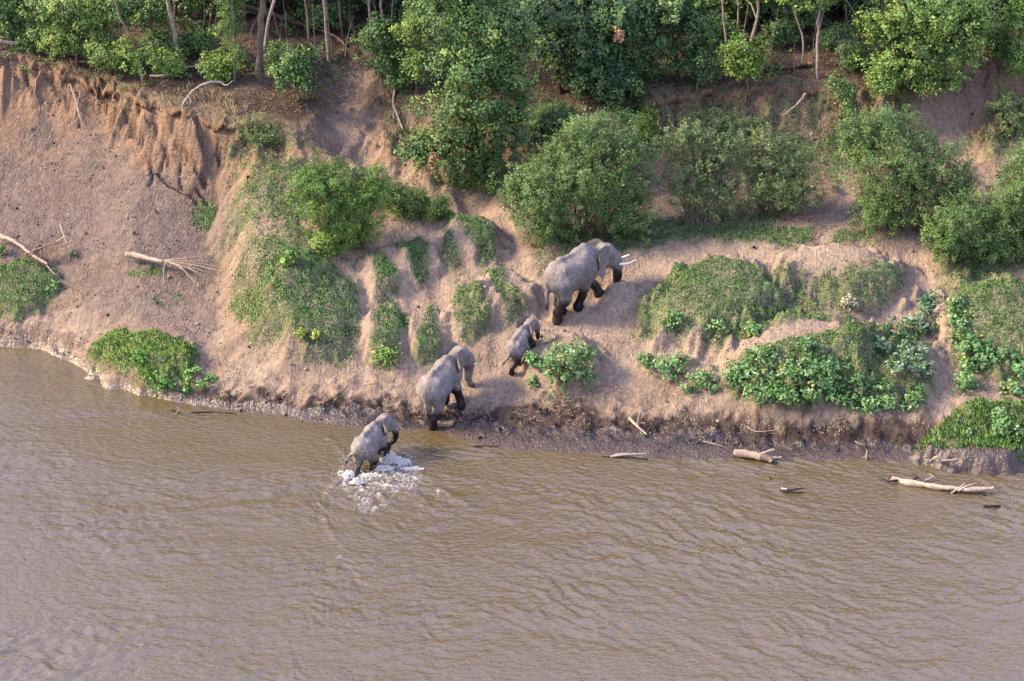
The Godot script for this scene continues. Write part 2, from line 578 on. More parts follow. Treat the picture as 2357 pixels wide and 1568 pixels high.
			c = c.lerp(Color(0.20, 0.145, 0.108), clampf(nz3.get_noise_2d(x * 0.16 + 60.0, z * 0.2) * 1.8 - 0.1, 0, 0.55) * clampf(l - 2.3, 0, 1))
			var mudf := clampf((2.5 + 0.35 * clampf((x + 4.0) * 0.4, 0, 1) - l + n1 * 0.7 + n2 * 0.7) * 2.2, 0, 1) * clampf((x + 13.5) * 0.6, 0.25, 1)
			var lump := clampf(0.45 + nz3.get_noise_2d(x * 1.3 + 90.0, z * 1.3) * 2.4, 0, 1)
			c = c.lerp(flatmud.lerp(mud, lump * clampf((l - 1.15) * 3.0, 0, 1)), mudf)
			var gr := clampf(grassy[k] * 1.1 + nz3.get_noise_2d(x * 1.1 + 5.0, z * 1.1) * 0.9 - 0.25, 0, 1)
			if l > 1.5: c = c.lerp(turf, gr * 0.8 * (1.0 - bare[k]))
			c = c.lerp(pale * 1.05, bare[k] * 0.6 * clampf(l - 2.0, 0, 1))
			c = c.lerp(Color(0.03, 0.02, 0.015), dark[k] * 0.7)
			b.vert(Vector3(x, hh[k], -z), Vector3(-gx, 1.0, gz).normalized(), Color(c.r, c.g, c.b))
			if l < 1.75 + n1 * 0.5 and (x > -12.0 or hh[k] < 0.12): wet[k] = 1
	var dry_i := PackedInt32Array()
	var wet_i := PackedInt32Array()
	for i in NX - 1:
		for j in NZ - 1:
			var k := i * NZ + j
			var t := wet_i if wet[k] == 1 else dry_i
			if wet[k] == 1:
				wet_i.append_array(PackedInt32Array([k, k + NZ + 1, k + NZ, k, k + 1, k + NZ + 1]))
			else:
				dry_i.append_array(PackedInt32Array([k, k + NZ + 1, k + NZ, k, k + 1, k + NZ + 1]))
	var am := ArrayMesh.new()
	b.i = dry_i; b.add(am)
	b.i = wet_i; b.add(am)
	var earth := mat("earth", 0.95)
	earth.albedo_texture = noise_tex(0.02, 5, Color(0.62, 0.62, 0.62), Color(1.0, 0.99, 0.97), 5)
	earth.uv1_triplanar = true
	earth.uv1_world_triplanar = true
	earth.uv1_scale = Vector3(0.45, 0.45, 0.45)
	earth.heightmap_enabled = true
	earth.heightmap_texture = noise_tex(0.03, 5, Color.BLACK, Color.WHITE, 8)
	earth.heightmap_scale = 6.0
	earth.metallic_specular = 0.2
	var mudm: StandardMaterial3D = earth.duplicate()
	mudm.resource_name = "wet_mud"
	mudm.roughness = 0.34
	mudm.metallic_specular = 0.4
	mudm.heightmap_scale = 6.0
	var o := put(am, "river_bank_ground", [earth, mudm])
	o.set_meta("kind", "structure")
	overhang(-22.0, -10.2, 0.30, "overhanging sod along the cliff edge at left")
	overhang(4.6, 14.5, 0.2, "overhanging sod along the cliff edge at right")
	tag(o, "bare earth river bank with slumped bowl, mud edge and cliff below the forest", "", "", "structure")

# sods of earth that jut over the broken edge of the cliff
func overhang(x0: float, x1: float, far: float, label: String) -> void:
	var b := MB.new()
	var rows := []
	var x := x0
	while x < x1:
		var i := clampi(xs.bsearch(x), 1, NX - 2)
		var j := 1
		while j < NZ - 2 and lv[i * NZ + j] < 6.96: j += 1
		var z := -zs[j]
		var h := hh[i * NZ + j] + 0.02
		var p := clampf(far * (0.55 + 1.3 * nz3.get_noise_2d(x * 0.55, 5.0) + 0.5 * nz3.get_noise_2d(x * 2.2, 9.0)), 0.03, 0.75)
		var row := PackedVector3Array()
		for e in [[-0.7, -0.06], [-0.3, 0.03], [p * 0.35, 0.02], [p * 0.85, -0.06], [p, -0.16], [p * 0.8, -0.27], [p * 0.25, -0.34], [-0.3, -0.5]]:
			var q := Vector3(x, h + e[1], z + e[0])
			q.y += 0.06 * nz3.get_noise_3d(x * 1.6, e[1] * 9.0, e[0] * 4.0)
			q.z += 0.09 * nz3.get_noise_3d(x * 2.4 + 7.0, e[1] * 12.0, e[0] * 3.0)
			if e[0] < -0.2 and e[1] > -0.1: q.y = hgt(q.x, q.z) + 0.012
			row.push_back(q)
		rows.push_back(row)
		x += 0.085
	for r in rows.size():
		for k in 8:
			var a: Vector3 = rows[mini(r + 1, rows.size() - 1)][k] - rows[maxi(r - 1, 0)][k]
			var e: Vector3 = rows[r][mini(k + 1, 7)] - rows[r][maxi(k - 1, 0)]
			var q: Vector3 = rows[r][k]
			var g := 1.0 + 0.5 * nz3.get_noise_3d(q.x * 1.5, q.y * 3.0, q.z)
			var col := Color(0.20, 0.155, 0.10) if k < 3 else Color(0.25, 0.155, 0.095)
			b.vert(q, e.cross(a).normalized(), Color(col.r * g, col.g * g, col.b * g))
	for r in rows.size() - 1:
		for k in 7:
			var s := r * 8 + k
			b.tri(s, s + 8, s + 1); b.tri(s + 1, s + 8, s + 9)
	tag(put(b.mesh(), "cliff_edge_ground", mats["earth"]), label, "", "", "structure")

func bump(c: Vector3, rx: float, rz: float, turn: float, height: float, cover: float) -> void:
	var R := maxf(rx, rz) * 1.7
	var ct := cos(turn)
	var sn := sin(turn)
	for i in range(clampi(xs.bsearch(c.x - R), 0, NX), clampi(xs.bsearch(c.x + R), 0, NX)):
		for j in range(clampi(zs.bsearch(-c.z - R), 0, NZ), clampi(zs.bsearch(-c.z + R), 0, NZ)):
			var dx := xs[i] - c.x
			var dz := -zs[j] - c.z
			var u := (dx * ct + dz * sn) / rx
			var w := (-dx * sn + dz * ct) / rz
			var r := sqrt(u * u + w * w) * (1.0 + 0.4 * nz3.get_noise_2d(xs[i] * 0.9, zs[j] * 0.9 + c.x))
			if r < 1.3:
				var k := i * NZ + j
				var f := clampf(1.0 - r * r / 1.5, 0, 1)
				if height > 0.0: hh[k] += height * 1.3 * (smoothstep(0.0, 0.75, f) if height < 0.6 else f * f * (3.0 - 2.0 * f))
				grassy[k] = maxf(grassy[k], cover * clampf(f * 2.6 + 0.25, 0, 1))

func carve(list: Array, half: float, deep: float, ink: float) -> void:
	var pts := PackedVector3Array()
	for p in list: pts.push_back(ground(p[0], p[1]))
	pts = bend(pts, 0.4, 0.0)
	var dep := {}
	for s in pts.size() - 1:
		var a := Vector2(pts[s].x, pts[s].z)
		var e := Vector2(pts[s + 1].x, pts[s + 1].z)
		var R := half * 2.2
		for i in range(clampi(xs.bsearch(minf(a.x, e.x) - R), 0, NX), clampi(xs.bsearch(maxf(a.x, e.x) + R), 0, NX)):
			for j in range(clampi(zs.bsearch(-maxf(a.y, e.y) - R), 0, NZ), clampi(zs.bsearch(-minf(a.y, e.y) + R), 0, NZ)):
				var p := Vector2(xs[i], -zs[j])
				var q := Geometry2D.get_closest_point_to_segment(p, a, e)
				var r := p.distance_to(q) / half * (1.0 + 0.4 * nz3.get_noise_2d(p.x * 0.8, p.y * 0.8))
				if r < 2.0:
					var f := 1.0 - smoothstep(0.4, 2.0, r)
					var k := i * NZ + j
					dep[k] = maxf(dep.get(k, 0.0), f)
	for k in dep:
		var f: float = dep[k]
		hh[k] -= deep * f
		if ink > 0.0: dark[k] = maxf(dark[k], f)
		else: bare[k] = maxf(bare[k], f)

# ---------------------------------------------------------------- the river
func ridge(p: Vector2, list: PackedVector2Array, w: float) -> float:
	var best := 9.0
	for k in list.size() - 1:
		best = minf(best, p.distance_to(Geometry2D.get_closest_point_to_segment(p, list[k], list[k + 1])))
	return exp(-best * best / (w * w))

func line2(list: Array) -> PackedVector2Array:
	var out := PackedVector2Array()
	for p in list:
		var q := at_y(p[0], p[1], 0.0)
		out.push_back(Vector2(q.x, q.z))
	return out

func build_water() -> void:
	var wx := PackedFloat32Array()
	var wz := PackedFloat32Array()
	var x := -110.0
	while x < 110.0:
		wx.push_back(x)
		x += (0.036 if x > -6.9 and x < -2.2 else 0.092) if absf(x) < 20.5 else (0.6 if absf(x) < 26.0 else 6.0)
	var d := -60.0
	while d < 76.0:
		wz.push_back(d)
		d += 8.0 if d < 30.0 else (0.6 if d < 45.8 else ((0.038 if d > 58.2 and d < 61.6 else 0.09) if d < 72.5 else 0.6))
	var nx := wx.size()
	var nz := wz.size()
	var sp := at_y(870, 1110, 0)
	var wake := [line2([[960, 1085], [995, 1105], [1012, 1128], [1010, 1150]]), line2([[790, 1100], [752, 1125], [750, 1150], [745, 1200], [775, 1240], [782, 1300], [800, 1340]]), line2([[745, 1000], [790, 1040], [806, 1062]]), line2([[1012, 1128], [1080, 1165], [1180, 1200]])]
	var streaks := []
	for s in [[[880, 1078], [920, 1090], [965, 1102]], [[870, 1090], [900, 1100], [950, 1106]], [[815, 1116], [860, 1122], [905, 1120], [940, 1118]], [[830, 1130], [850, 1140], [872, 1138]], [[800, 1105], [790, 1118], [800, 1128]], [[845, 1110], [880, 1112], [915, 1130]], [[820, 1140], [850, 1158]], [[930, 1112], [950, 1118]], [[835, 1162], [846, 1172], [870, 1168]], [[860, 1098], [840, 1106]], [[790, 1096], [800, 1112]], [[890, 1062], [925, 1074], [940, 1066]], [[812, 1104], [842, 1100], [880, 1092]]]:
		streaks.push_back(line2(s))
	var b := MB.new()
	var hs := PackedFloat32Array()
	hs.resize(nx * nz)
	var fo := PackedFloat32Array()
	fo.resize(nx * nz)
	for i in nx:
		x = wx[i]
		for j in nz:
			var z := wz[j]
			if absf(x) > 26.0 or z < 40.0: continue
			# the ripples swing from one slant on the left to the other on the right
			var s := smoothstep(-9.0, 7.0, x + 0.25 * (z - 50.0))
			var wxp := x + 0.3 * nzw.get_noise_2d(x * 0.5, z * 0.5 + 60.0) + 0.7 * nzw.get_noise_2d(x * 0.12, z * 0.12)
			var wzp := z + 0.3 * nzw.get_noise_2d(x * 0.5 + 40.0, z * 0.5) + 0.7 * nzw.get_noise_2d(x * 0.12 + 70.0, z * 0.12)
			var patch := maxf(0.25, 0.8 + 1.1 * nzw.get_noise_2d(x * 0.10 + 9.0, z * 0.22))
			var near := 2.3 * clampf((66.0 - z) / 7.0, 0.35, 1.0)
			var h := 0.0
			var mixs := clampf(s + 0.5 * nzw.get_noise_2d(x * 0.1 + 3.0, z * 0.1), 0.0, 1.0)
			for way in 2:
				var part := mixs if way == 1 else 1.0 - mixs
				if part < 0.02: continue
				var u := wxp * (0.955 if way == 0 else 0.84) + wzp * (0.296 if way == 0 else -0.54)
				var w := wzp * (0.955 if way == 0 else 0.84) - wxp * (0.296 if way == 0 else -0.54)
				var o := 200.0 * way
				h += part * (0.022 * nzw.get_noise_2d(u * 0.45 + o, w * 1.25) + 0.016 * nzw.get_noise_2d(u * 1.2 + 33.0 + o, w * 3.0) + 0.019 * nz3.get_noise_2d(u * 1.7 + 11.0 + o, w * 3.9) + 0.006 * nzw.get_noise_2d(u * 3.4 + o, w * 6.5))
			h *= patch * near
			h += 0.05 * nzw.get_noise_2d(x * 0.13, z * 0.3 + 12.0)
			var p := Vector2(x, -z)
			var q := p - Vector2(sp.x, sp.z)
			var f := 0.0
			if q.length_squared() < 90.0:
				for k in wake.size():
					var r := ridge(p, wake[k], 0.13)
					h += r * (0.028 if k < 2 else 0.03) * (0.8 + 2.2 * nz3.get_noise_2d(x * 0.8, z * 0.8))
					if k < 2: f = maxf(f, 0.5 * r * clampf(-0.1 + nz3.get_noise_2d(x * 2.0, z * 2.0), 0, 0.5))
				var e := exp(-(q.x * q.x / 3.0 + q.y * q.y / 1.8))
				if e > 0.02:
					h += e * (0.09 * nz3.get_noise_2d(x * 0.9, z * 0.9) + 0.05 * nz3.get_noise_2d(x * 2.6, z * 2.6))
					var best := 9.0
					for sk: PackedVector2Array in streaks:
						for k in sk.size() - 1:
							best = minf(best, p.distance_to(Geometry2D.get_closest_point_to_segment(p, sk[k], sk[k + 1])))
					var wa := x + 0.25 * nz3.get_noise_2d(x * 1.3, z * 1.3 + 8.0)
					var wb := z + 0.25 * nz3.get_noise_2d(x * 1.3 + 20.0, z * 1.3)
					var web := 1.0 - absf(nz3.get_noise_2d(wa * 1.1, wb * 2.0)) * 4.5
					var fine := nz3.get_noise_2d(x * 4.5, z * 6.0)
					var core := exp(-best * best / 0.012)
					var wide := 0.85 * exp(-best * best / 0.20)
					f = maxf(f, 0.85 * clampf(core * (0.3 + 1.6 * fine) + wide * clampf(web * 0.8 + fine * 1.2 - 0.4, 0, 1), 0, 1))
					h += f * (0.03 + 0.04 * fine)
			hs[i * nz + j] = h
			fo[i * nz + j] = f
	var base := Color(0.090, 0.064, 0.027)
	for i in nx:
		for j in nz:
			var k := i * nz + j
			var i0 := maxi(i - 1, 0)
			var i1 := mini(i + 1, nx - 1)
			var j0 := maxi(j - 1, 0)
			var j1 := mini(j + 1, nz - 1)
			var gx := (hs[i1 * nz + j] - hs[i0 * nz + j]) / (wx[i1] - wx[i0])
			var gz := (hs[i * nz + j1] - hs[i * nz + j0]) / (wz[j1] - wz[j0])
			var c := base.lerp(Color(0.36, 0.335, 0.30), fo[k])
			b.vert(Vector3(wx[i], hs[k], -wz[j]), Vector3(-gx, 1.0, gz).normalized(), c)
	var idx := PackedInt32Array()
	for i in nx - 1:
		for j in nz - 1:
			var k := i * nz + j
			idx.append_array(PackedInt32Array([k, k + nz + 1, k + nz, k, k + 1, k + nz + 1]))
	b.i = idx
	var m := mat("river_water", 0.045)
	m.metallic_specular = 0.62
	m.clearcoat_enabled = true
	m.clearcoat = 0.05
	m.clearcoat_roughness = 0.04
	m.uv1_triplanar = true
	m.uv1_world_triplanar = true
	m.uv1_scale = Vector3(0.22, 0.22, 0.42)
	var nt := noise_tex(0.02, 4, Color.BLACK, Color.WHITE, 77)
	m.heightmap_enabled = true
	m.heightmap_texture = nt
	m.heightmap_scale = 4.0
	var o := put(b.mesh(), "river_water", m)
	tag(o, "brown rippled river water in the foreground", "", "", "structure")

# ---------------------------------------------------------------- trees
var LEAF_DARK := [Color(0.025, 0.064, 0.026), Color(0.069, 0.143, 0.045), Color(0.150, 0.236, 0.052)]
var LEAF_MID := [Color(0.040, 0.099, 0.028), Color(0.098, 0.187, 0.049), Color(0.196, 0.286, 0.064)]
var LEAF_LIGHT := [Color(0.068, 0.143, 0.033), Color(0.135, 0.240, 0.046), Color(0.260, 0.332, 0.065)]
var LEAF_LIME := [Color(0.085, 0.175, 0.025), Color(0.15, 0.255, 0.04), Color(0.24, 0.30, 0.06)]
var LEAF_OLIVE := [Color(0.066, 0.113, 0.036), Color(0.133, 0.196, 0.058), Color(0.244, 0.261, 0.115)]
var LEAF_BUSH := [Color(0.048, 0.107, 0.028), Color(0.101, 0.186, 0.044), Color(0.183, 0.235, 0.074)]
var BARK_PALE := Color(0.36, 0.32, 0.27)
var BARK_GREY := Color(0.20, 0.165, 0.135)
var BARK_DARK := Color(0.085, 0.062, 0.048)
var DEADWOOD := Color(0.47, 0.37, 0.28)

func leaf_mat() -> StandardMaterial3D:
	if mats.has("leaf"): return mats["leaf"]
	var m := mat("leaf", 0.55)
	m.cull_mode = BaseMaterial3D.CULL_DISABLED
	m.backlight_enabled = true
	m.backlight = Color(0.26, 0.3, 0.1)
	m.metallic_specular = 0.35
	return m

func bark_mat() -> StandardMaterial3D:
	if mats.has("bark"): return mats["bark"]
	var m := mat("bark", 0.9)
	m.albedo_texture = noise_tex(0.03, 4, Color(0.55, 0.53, 0.5), Color(1.15, 1.15, 1.15), 91, 256)
	m.uv1_triplanar = true
	m.uv1_scale = Vector3(1.6, 0.7, 1.6)
	m.metallic_specular = 0.2
	return m

# trunk: points of the view it passes, from the ground up; blobs: [across, down, nearer(+) or farther(-), half width, half height, half depth] in view units / metres
func tree(called: String, label: String, group: String, trunk: Array, r: float, bark: Color, blobs: Array, n: int, size: float, pal: Array, o := {}) -> Node3D:
	var g := ground(trunk[0][0], trunk[0][1])
	var t := thing(called, label, o.get("cat", "tree"), g, group)
	var pts := PackedVector3Array()
	for k in trunk.size():
		var p := g + Vector3(0, -0.25, 0) if k == 0 else at_z(trunk[k][0], trunk[k][1], g.z + (trunk[k][2] if trunk[k].size() > 2 else 0.0))
		pts.push_back(p - g)
	var line := bend(pts, 0.35, r * 0.35)
	var top := line[line.size() - 1]
	var bm := MB.new()
	tube(bm, line, r, r * o.get("taper", 0.5), 8, bark, 0.3)
	var bl := []
	for e in blobs:
		var c := at_z(e[0], e[1], g.z + e[2]) - g
		bl.push_back([c, Vector3(e[3] / 58.0, e[4] / 55.0, e[5])])
	for e in bl:      # a limb from the trunk into each part of the crown
		var c: Vector3 = e[0]
		var st := line[0]
		for p in line:
			if p.y < c.y - 0.25 * p.distance_to(c): st = p
		var mid := st.lerp(c, 0.5) + Vector3(rng.randf_range(-0.2, 0.2), 0.2, rng.randf_range(-0.2, 0.2))
		var lr := clampf(r * 0.45, 0.015, 0.09)
		tube(bm, bend(PackedVector3Array([st, mid, c]), 0.3, 0.03), lr, lr * 0.35, 6, bark, 0.2)
		for k in o.get("twigs", 5):
			var dd := on_sphere()
			var q: Vector3 = c + dd * e[1] * rng.randf_range(0.7, 1.1)
			var s2 := mid.lerp(c, rng.randf_range(0.3, 1.0))
			tube(bm, bend(PackedVector3Array([s2, s2.lerp(q, 0.5) + Vector3(0, 0.1, 0), q]), 0.3, 0.03), lr * 0.35, 0.006, 3, bark)
	put(bm.mesh(), "trunk", bark_mat(), t)
	if n > 0:
		var lb := MB.new()
		leaves(lb, bl, int(n * (1.75 if size < 0.165 else 1.5)), size * (0.82 if size < 0.165 else 1.0), pal, o.get("clump", 0.28), o.get("per", 24), o.get("droop", 0.4), o.get("wide", 0.36), o.get("hollow", 0.33), o.get("odd", 0.005))
		put(lb.mesh(), "crown", leaf_mat(), t)
	return t

func build_forest() -> void:
	var G1 := "trees at the forest edge above the bank"
	# the slim pale trunks at the left
	tree("forest_tree", "slim pale trunk leaning left behind the white fallen branch at left", G1, [[417, 155], [398, 60], [384, 0], [360, -140], [350, -300]], 0.11, BARK_PALE, [[340, -260, 0, 120, 80, 1.8], [420, -330, -1, 120, 80, 1.6]], 1400, 0.16, LEAF_MID)
	tree("forest_tree", "thick spotted grey trunk, the taller-standing one of a leaning pair", G1, [[598, 182], [597, 100], [604, 0], [612, -150], [610, -320]], 0.17, BARK_GREY, [[600, -310, 0, 150, 80, 2.0], [680, -380, -1, 120, 80, 1.6]], 1800, 0.16, LEAF_MID)
	tree("forest_tree", "slender white trunk leaning right, crossing beside the thick spotted trunk", G1, [[606, 140], [612, 90], [622, 30], [632, 0], [668, -140], [690, -300]], 0.085, BARK_PALE, [[700, -320, -0.5, 110, 70, 1.6]], 1000, 0.16, LEAF_LIGHT)
	tree("forest_tree", "thin pale straight trunk beside the bare trampled gap in the forest", G1, [[757, 142], [750, 70], [746, 0], [740, -150], [735, -280]], 0.085, BARK_PALE, [[735, -280, 0, 110, 70, 1.6]], 1000, 0.16, LEAF_MID)
	tree("forest_tree", "thin brown trunk deep in the shade left of the straight pale one", G1, [[712, 98], [708, 40], [700, -10], [690, -150], [690, -280]], 0.075, BARK_GREY, [[690, -290, 0, 110, 70, 1.6]], 900, 0.16, LEAF_DARK)
	tree("forest_tree", "pale forked sapling trunk at the top, right of the straight pale trunk", G1, [[790, 85], [784, 40], [778, -20], [770, -180]], 0.055, BARK_GREY, [[770, -230, 0, 90, 60, 1.4]], 700, 0.16, LEAF_MID)
	tree("forest_tree", "short pale trunk ending in green leaves above the leafy sapling crown", G1, [[858, 120], [850, 40], [846, -30], [838, -200]], 0.07, BARK_PALE, [[830, -230, 0, 110, 60, 1.4]], 900, 0.16, LEAF_MID)
	tree("forest_tree", "second pale trunk standing over the leafy sapling crown, right of its neighbour", G1, [[884, 110], [878, 30], [876, -30], [880, -200]], 0.07, BARK_PALE, [[885, -230, -0.4, 110, 60, 1.4]], 900, 0.16, LEAF_MID)
	tree("forest_tree", "slim tree leaning left with lime leaves wrapping its foot", G1, [[331, 190], [318, 130], [300, 85], [278, 40], [262, -20], [240, -160]], 0.065, BARK_GREY, [[318, 150, 0.3, 36, 48, 0.5], [305, 105, 0.3, 44, 36, 0.5], [230, -210, 0, 110, 70, 1.5]], 2300, 0.12, LEAF_LIME, {"clump": 0.2})
	tree("forest_tree", "narrow column-like young tree with feathery pale green leaves", G1, [[540, 190], [538, 120], [536, 40], [532, -60]], 0.045, BARK_PALE, [[530, 10, 0, 38, 50, 0.6], [528, 70, 0, 36, 42, 0.6], [545, 128, 0.1, 40, 36, 0.55], [535, -60, 0, 40, 50, 0.7]], 3800, 0.11, LEAF_LIGHT, {"wide": 0.22, "droop": 0.8, "clump": 0.22})
	# leaf masses of the left corner
	tree("forest_tree", "broad leafy tree in the upper left corner over a bowed limb", G1, [[30, 95], [25, 50], [20, -20]], 0.10, BARK_GREY, [[30, 0, 0, 90, 50, 1.2], [95, 45, 0.2, 55, 36, 0.9], [20, 62, 0.2, 50, 34, 0.8]], 5200, 0.14, LEAF_MID)
	tree("forest_tree", "yellow-green bushy tree left of the slim leaning one", G1, [[178, 150], [172, 90], [165, 30], [160, -50]], 0.075, BARK_GREY, [[150, 20, 0.2, 80, 55, 1.1], [205, 75, 0.5, 66, 46, 1.0], [140, 95, 0.4, 58, 38, 0.9], [225, 20, 0, 60, 50, 1.0]], 8200, 0.125, LEAF_LIGHT, {"odd": 0.015})
	tree("forest_tree", "shaded green tree between slim leaning trunk and spotted pale trunk", G1, [[352, 160], [350, 90], [345, 20]], 0.07, BARK_DARK, [[345, 30, -0.6, 56, 60, 0.9], [372, 105, -0.3, 46, 44, 0.7], [300, 10, -0.8, 60, 50, 0.9]], 4200, 0.13, LEAF_MID)
	tree("forest_tree", "low leafy thicket behind the clifftop, left of the white fallen branch", G1, [[258, 175], [255, 140], [252, 110]], 0.05, BARK_DARK, [[262, 128, 0.2, 48, 32, 0.7], [228, 112, -0.4, 44, 30, 0.7]], 2600, 0.12, LEAF_LIGHT, {"cat": "bush"})
	tree("forest_sapling", "leafy sapling with bare thin stem at the lip of the gully", G1, [[688, 228], [680, 180], [665, 130], [660, 90]], 0.035, BARK_PALE, [[690, 140, 0.1, 40, 36, 0.6], [660, 175, 0.1, 36, 28, 0.5], [700, 195, 0.2, 30, 30, 0.5]], 2300, 0.15, LEAF_MID, {"cat": "sapling"})
	tree("forest_sapling", "young tree with drooping leaves standing right above the gully head", G1, [[880, 195], [872, 150], [862, 90], [858, 40]], 0.05, BARK_PALE, [[868, 85, 0.2, 46, 42, 0.8], [905, 110, 0.1, 40, 40, 0.7], [880, 145, 0.4, 44, 30, 0.6]], 4200, 0.15, LEAF_MID, {"cat": "sapling", "droop": 0.9, "wide": 0.28})
	tree("forest_sapling", "twiggy green sapling against the left edge of the great creeper-hung tree", G1, [[960, 215], [955, 150], [950, 80]], 0.045, BARK_GREY, [[955, 60, -0.3, 42, 60, 0.8], [965, 135, 0, 40, 40, 0.6]], 3000, 0.12, LEAF_LIGHT, {"cat": "sapling"})
	# the great tree and its neighbours
	tree("creeper_hung_tree", "great dark green tree draped in creepers tumbling down the bank at centre", G1, [[1092, 395], [1090, 300], [1080, 180], [1075, 40], [1070, -120]], 0.22, BARK_DARK,
		[[1085, 40, 0.2, 125, 75, 1.7], [1170, 75, 0.6, 70, 65, 1.4], [1090, 150, 0.8, 115, 70, 1.5], [1175, 165, 0.7, 55, 55, 1.1], [1090, 245, 1.0, 115, 62, 1.3], [1030, 330, 0.9, 95, 55, 1.0], [960, 350, 0.9, 50, 40, 0.8], [1150, 310, 0.6, 70, 62, 1.0], [1120, 375, 0.3, 70, 32, 0.7], [1050, -70, 0, 150, 80, 2.0], [1195, 250, 0.3, 30, 50, 0.7]],
		26000, 0.15, LEAF_MID, {"clump": 0.3, "twigs": 7, "odd": 0.008})
	tree("dense_tree", "dark blue-green tree right behind the great creeper-hung tree", G1, [[1290, 215], [1285, 120], [1280, 20]], 0.13, BARK_DARK, [[1270, 25, -0.2, 95, 60, 1.4], [1330, 80, 0.3, 70, 50, 1.1], [1270, 115, 0.2, 60, 60, 1.0], [1215, 30, -0.3, 60, 50, 1.0]], 9000, 0.15, LEAF_DARK)
	tree("dense_tree", "dark tree hanging over the bank with a clump of dead tan leaves", G1, [[1410, 205], [1405, 120], [1400, 20]], 0.13, BARK_DARK, [[1420, 40, 0.2, 80, 60, 1.2], [1380, 130, 0.5, 76, 48, 1.0], [1420, 190, 0.8, 70, 42, 0.9], [1345, 180, 0.6, 48, 42, 0.7], [1440, 245, 0.9, 50, 24, 0.5]], 10500, 0.16, LEAF_DARK, {"droop": 0.8})
	var dl := MB.new()
	leaves(dl, [[ground(1410, 205) + (at_z(1424, 82, ground(1410, 205).z + 1.4) - ground(1410, 205)), Vector3(0.26, 0.32, 0.2)]], 230, 0.15, [Color(0.42, 0.25, 0.13), Color(0.55, 0.36, 0.2)], 0.12, 10)
	var dead := put(dl.mesh(), "dead_leaf_clump", leaf_mat())
	tag(dead, "withered tan leaf clump caught high in the dark tree", "dead leaves", "", "stuff")
	tree("dense_tree", "dark leafy tree between the dead leaf clump and the lime-leaved sapling", G1, [[1560, 195], [1555, 120], [1548, 20]], 0.12, BARK_DARK, [[1540, 20, 0, 85, 60, 1.3], [1600, 70, -0.2, 60, 50, 1.0], [1500, 110, 0.2, 60, 50, 0.9], [1590, 140, 0.1, 60, 40, 0.8], [1480, 30, 0, 50, 50, 0.9]], 9000, 0.15, LEAF_DARK)
	tree("forest_sapling", "lime and yellow leaved young tree at the cliff edge", G1, [[1722, 200], [1715, 150], [1700, 100]], 0.05, BARK_PALE, [[1705, 115, 0.3, 46, 34, 0.6], [1725, 160, 0.4, 42, 30, 0.55], [1690, 150, 0.2, 30, 34, 0.5], [1745, 130, 0.3, 28, 20, 0.4]], 3000, 0.14, LEAF_LIME, {"cat": "sapling"})
	tree("forest_tree", "pale slanting trunk rising right, behind the lime-leaved sapling", G1, [[1722, 115], [1735, 70], [1746, 20], [1742, -60], [1760, -200]], 0.085, BARK_PALE, [[1740, -60, -0.3, 90, 60, 1.3], [1700, -10, -1.5, 90, 45, 1.0]], 2600, 0.15, LEAF_MID)
	tree("forest_tree", "thin straight white trunk left of the slanting one", G1, [[1700, 95], [1700, 40], [1702, -40], [1705, -200]], 0.055, BARK_PALE, [[1705, -220, 0, 100, 60, 1.4]], 900, 0.15, LEAF_MID)
	tree("forest_tree", "thin white trunk leaning left over the lime-leaved sapling", G1, [[1675, 120], [1668, 60], [1662, -20], [1655, -200]], 0.06, BARK_PALE, [[1650, -220, 0, 100, 60, 1.4]], 900, 0.15, LEAF_MID)
	tree("forest_tree", "speckled pale trunk with bare crooked limbs before a dark hollow", G1, [[1884, 180], [1882, 110], [1884, 50], [1890, -10], [1895, -120]], 0.085, BARK_PALE, [[1870, 0, 0, 80, 26, 0.9], [1900, -80, 0, 120, 60, 1.6], [1830, -20, 0, 60, 30, 0.9]], 3600, 0.14, LEAF_LIGHT, {"twigs": 4})
	tree("forest_tree", "thin crooked pale trunk left of the speckled one", G1, [[1844, 150], [1850, 100], [1840, 60], [1828, 20], [1815, -60]], 0.05, BARK_PALE, [[1800, -70, 0, 80, 50, 1.2]], 1200, 0.14, LEAF_MID)
	tree("dense_tree", "tall yellow-green leafy tree leaning over the eroded alcove at right", G1, [[2068, 195], [2070, 120], [2080, 20], [2090, -100]], 0.15, BARK_GREY, [[2090, 30, 0.3, 90, 60, 1.4], [2180, 40, 0.5, 85, 70, 1.5], [2215, 110, 0.8, 60, 55, 1.0], [2110, 120, 0.7, 90, 60, 1.2], [2040, 170, 0.6, 55, 46, 0.8], [2240, 20, 0.3, 60, 60, 1.2], [2150, 180, 0.9, 70, 36, 0.8], [2010, 60, 0, 40, 50, 0.8]], 17500, 0.14, LEAF_LIGHT, {"odd": 0.008})
	tree("dense_tree", "overhanging tree with bright leaves at the right rim of the alcove", G1, [[2400, 130], [2390, 60], [2370, -20]], 0.14, BARK_DARK, [[2350, 60, 0.5, 50, 60, 1.0], [2340, 135, 0.8, 34, 42, 0.8], [2370, -10, 0, 60, 50, 1.2]], 4200, 0.14, LEAF_LIGHT)
	tree("dense_tree", "shadowy dark tree filling the top corner behind the alcove", G1, [[2310, 60], [2305, 20], [2300, -60]], 0.14, BARK_DARK, [[2300, 0, -1.4, 70, 60, 1.2], [2290, -60, -1.2, 110, 70, 1.6]], 3200, 0.16, LEAF_DARK)
	tree("forest_sapling", "leafy sapling rooted on the broken cliff face, roots showing below", G1, [[2035, 240], [2030, 205], [2025, 180]], 0.04, BARK_GREY, [[2030, 185, 0.2, 34, 30, 0.5]], 1100, 0.13, LEAF_LIGHT, {"cat": "sapling"})
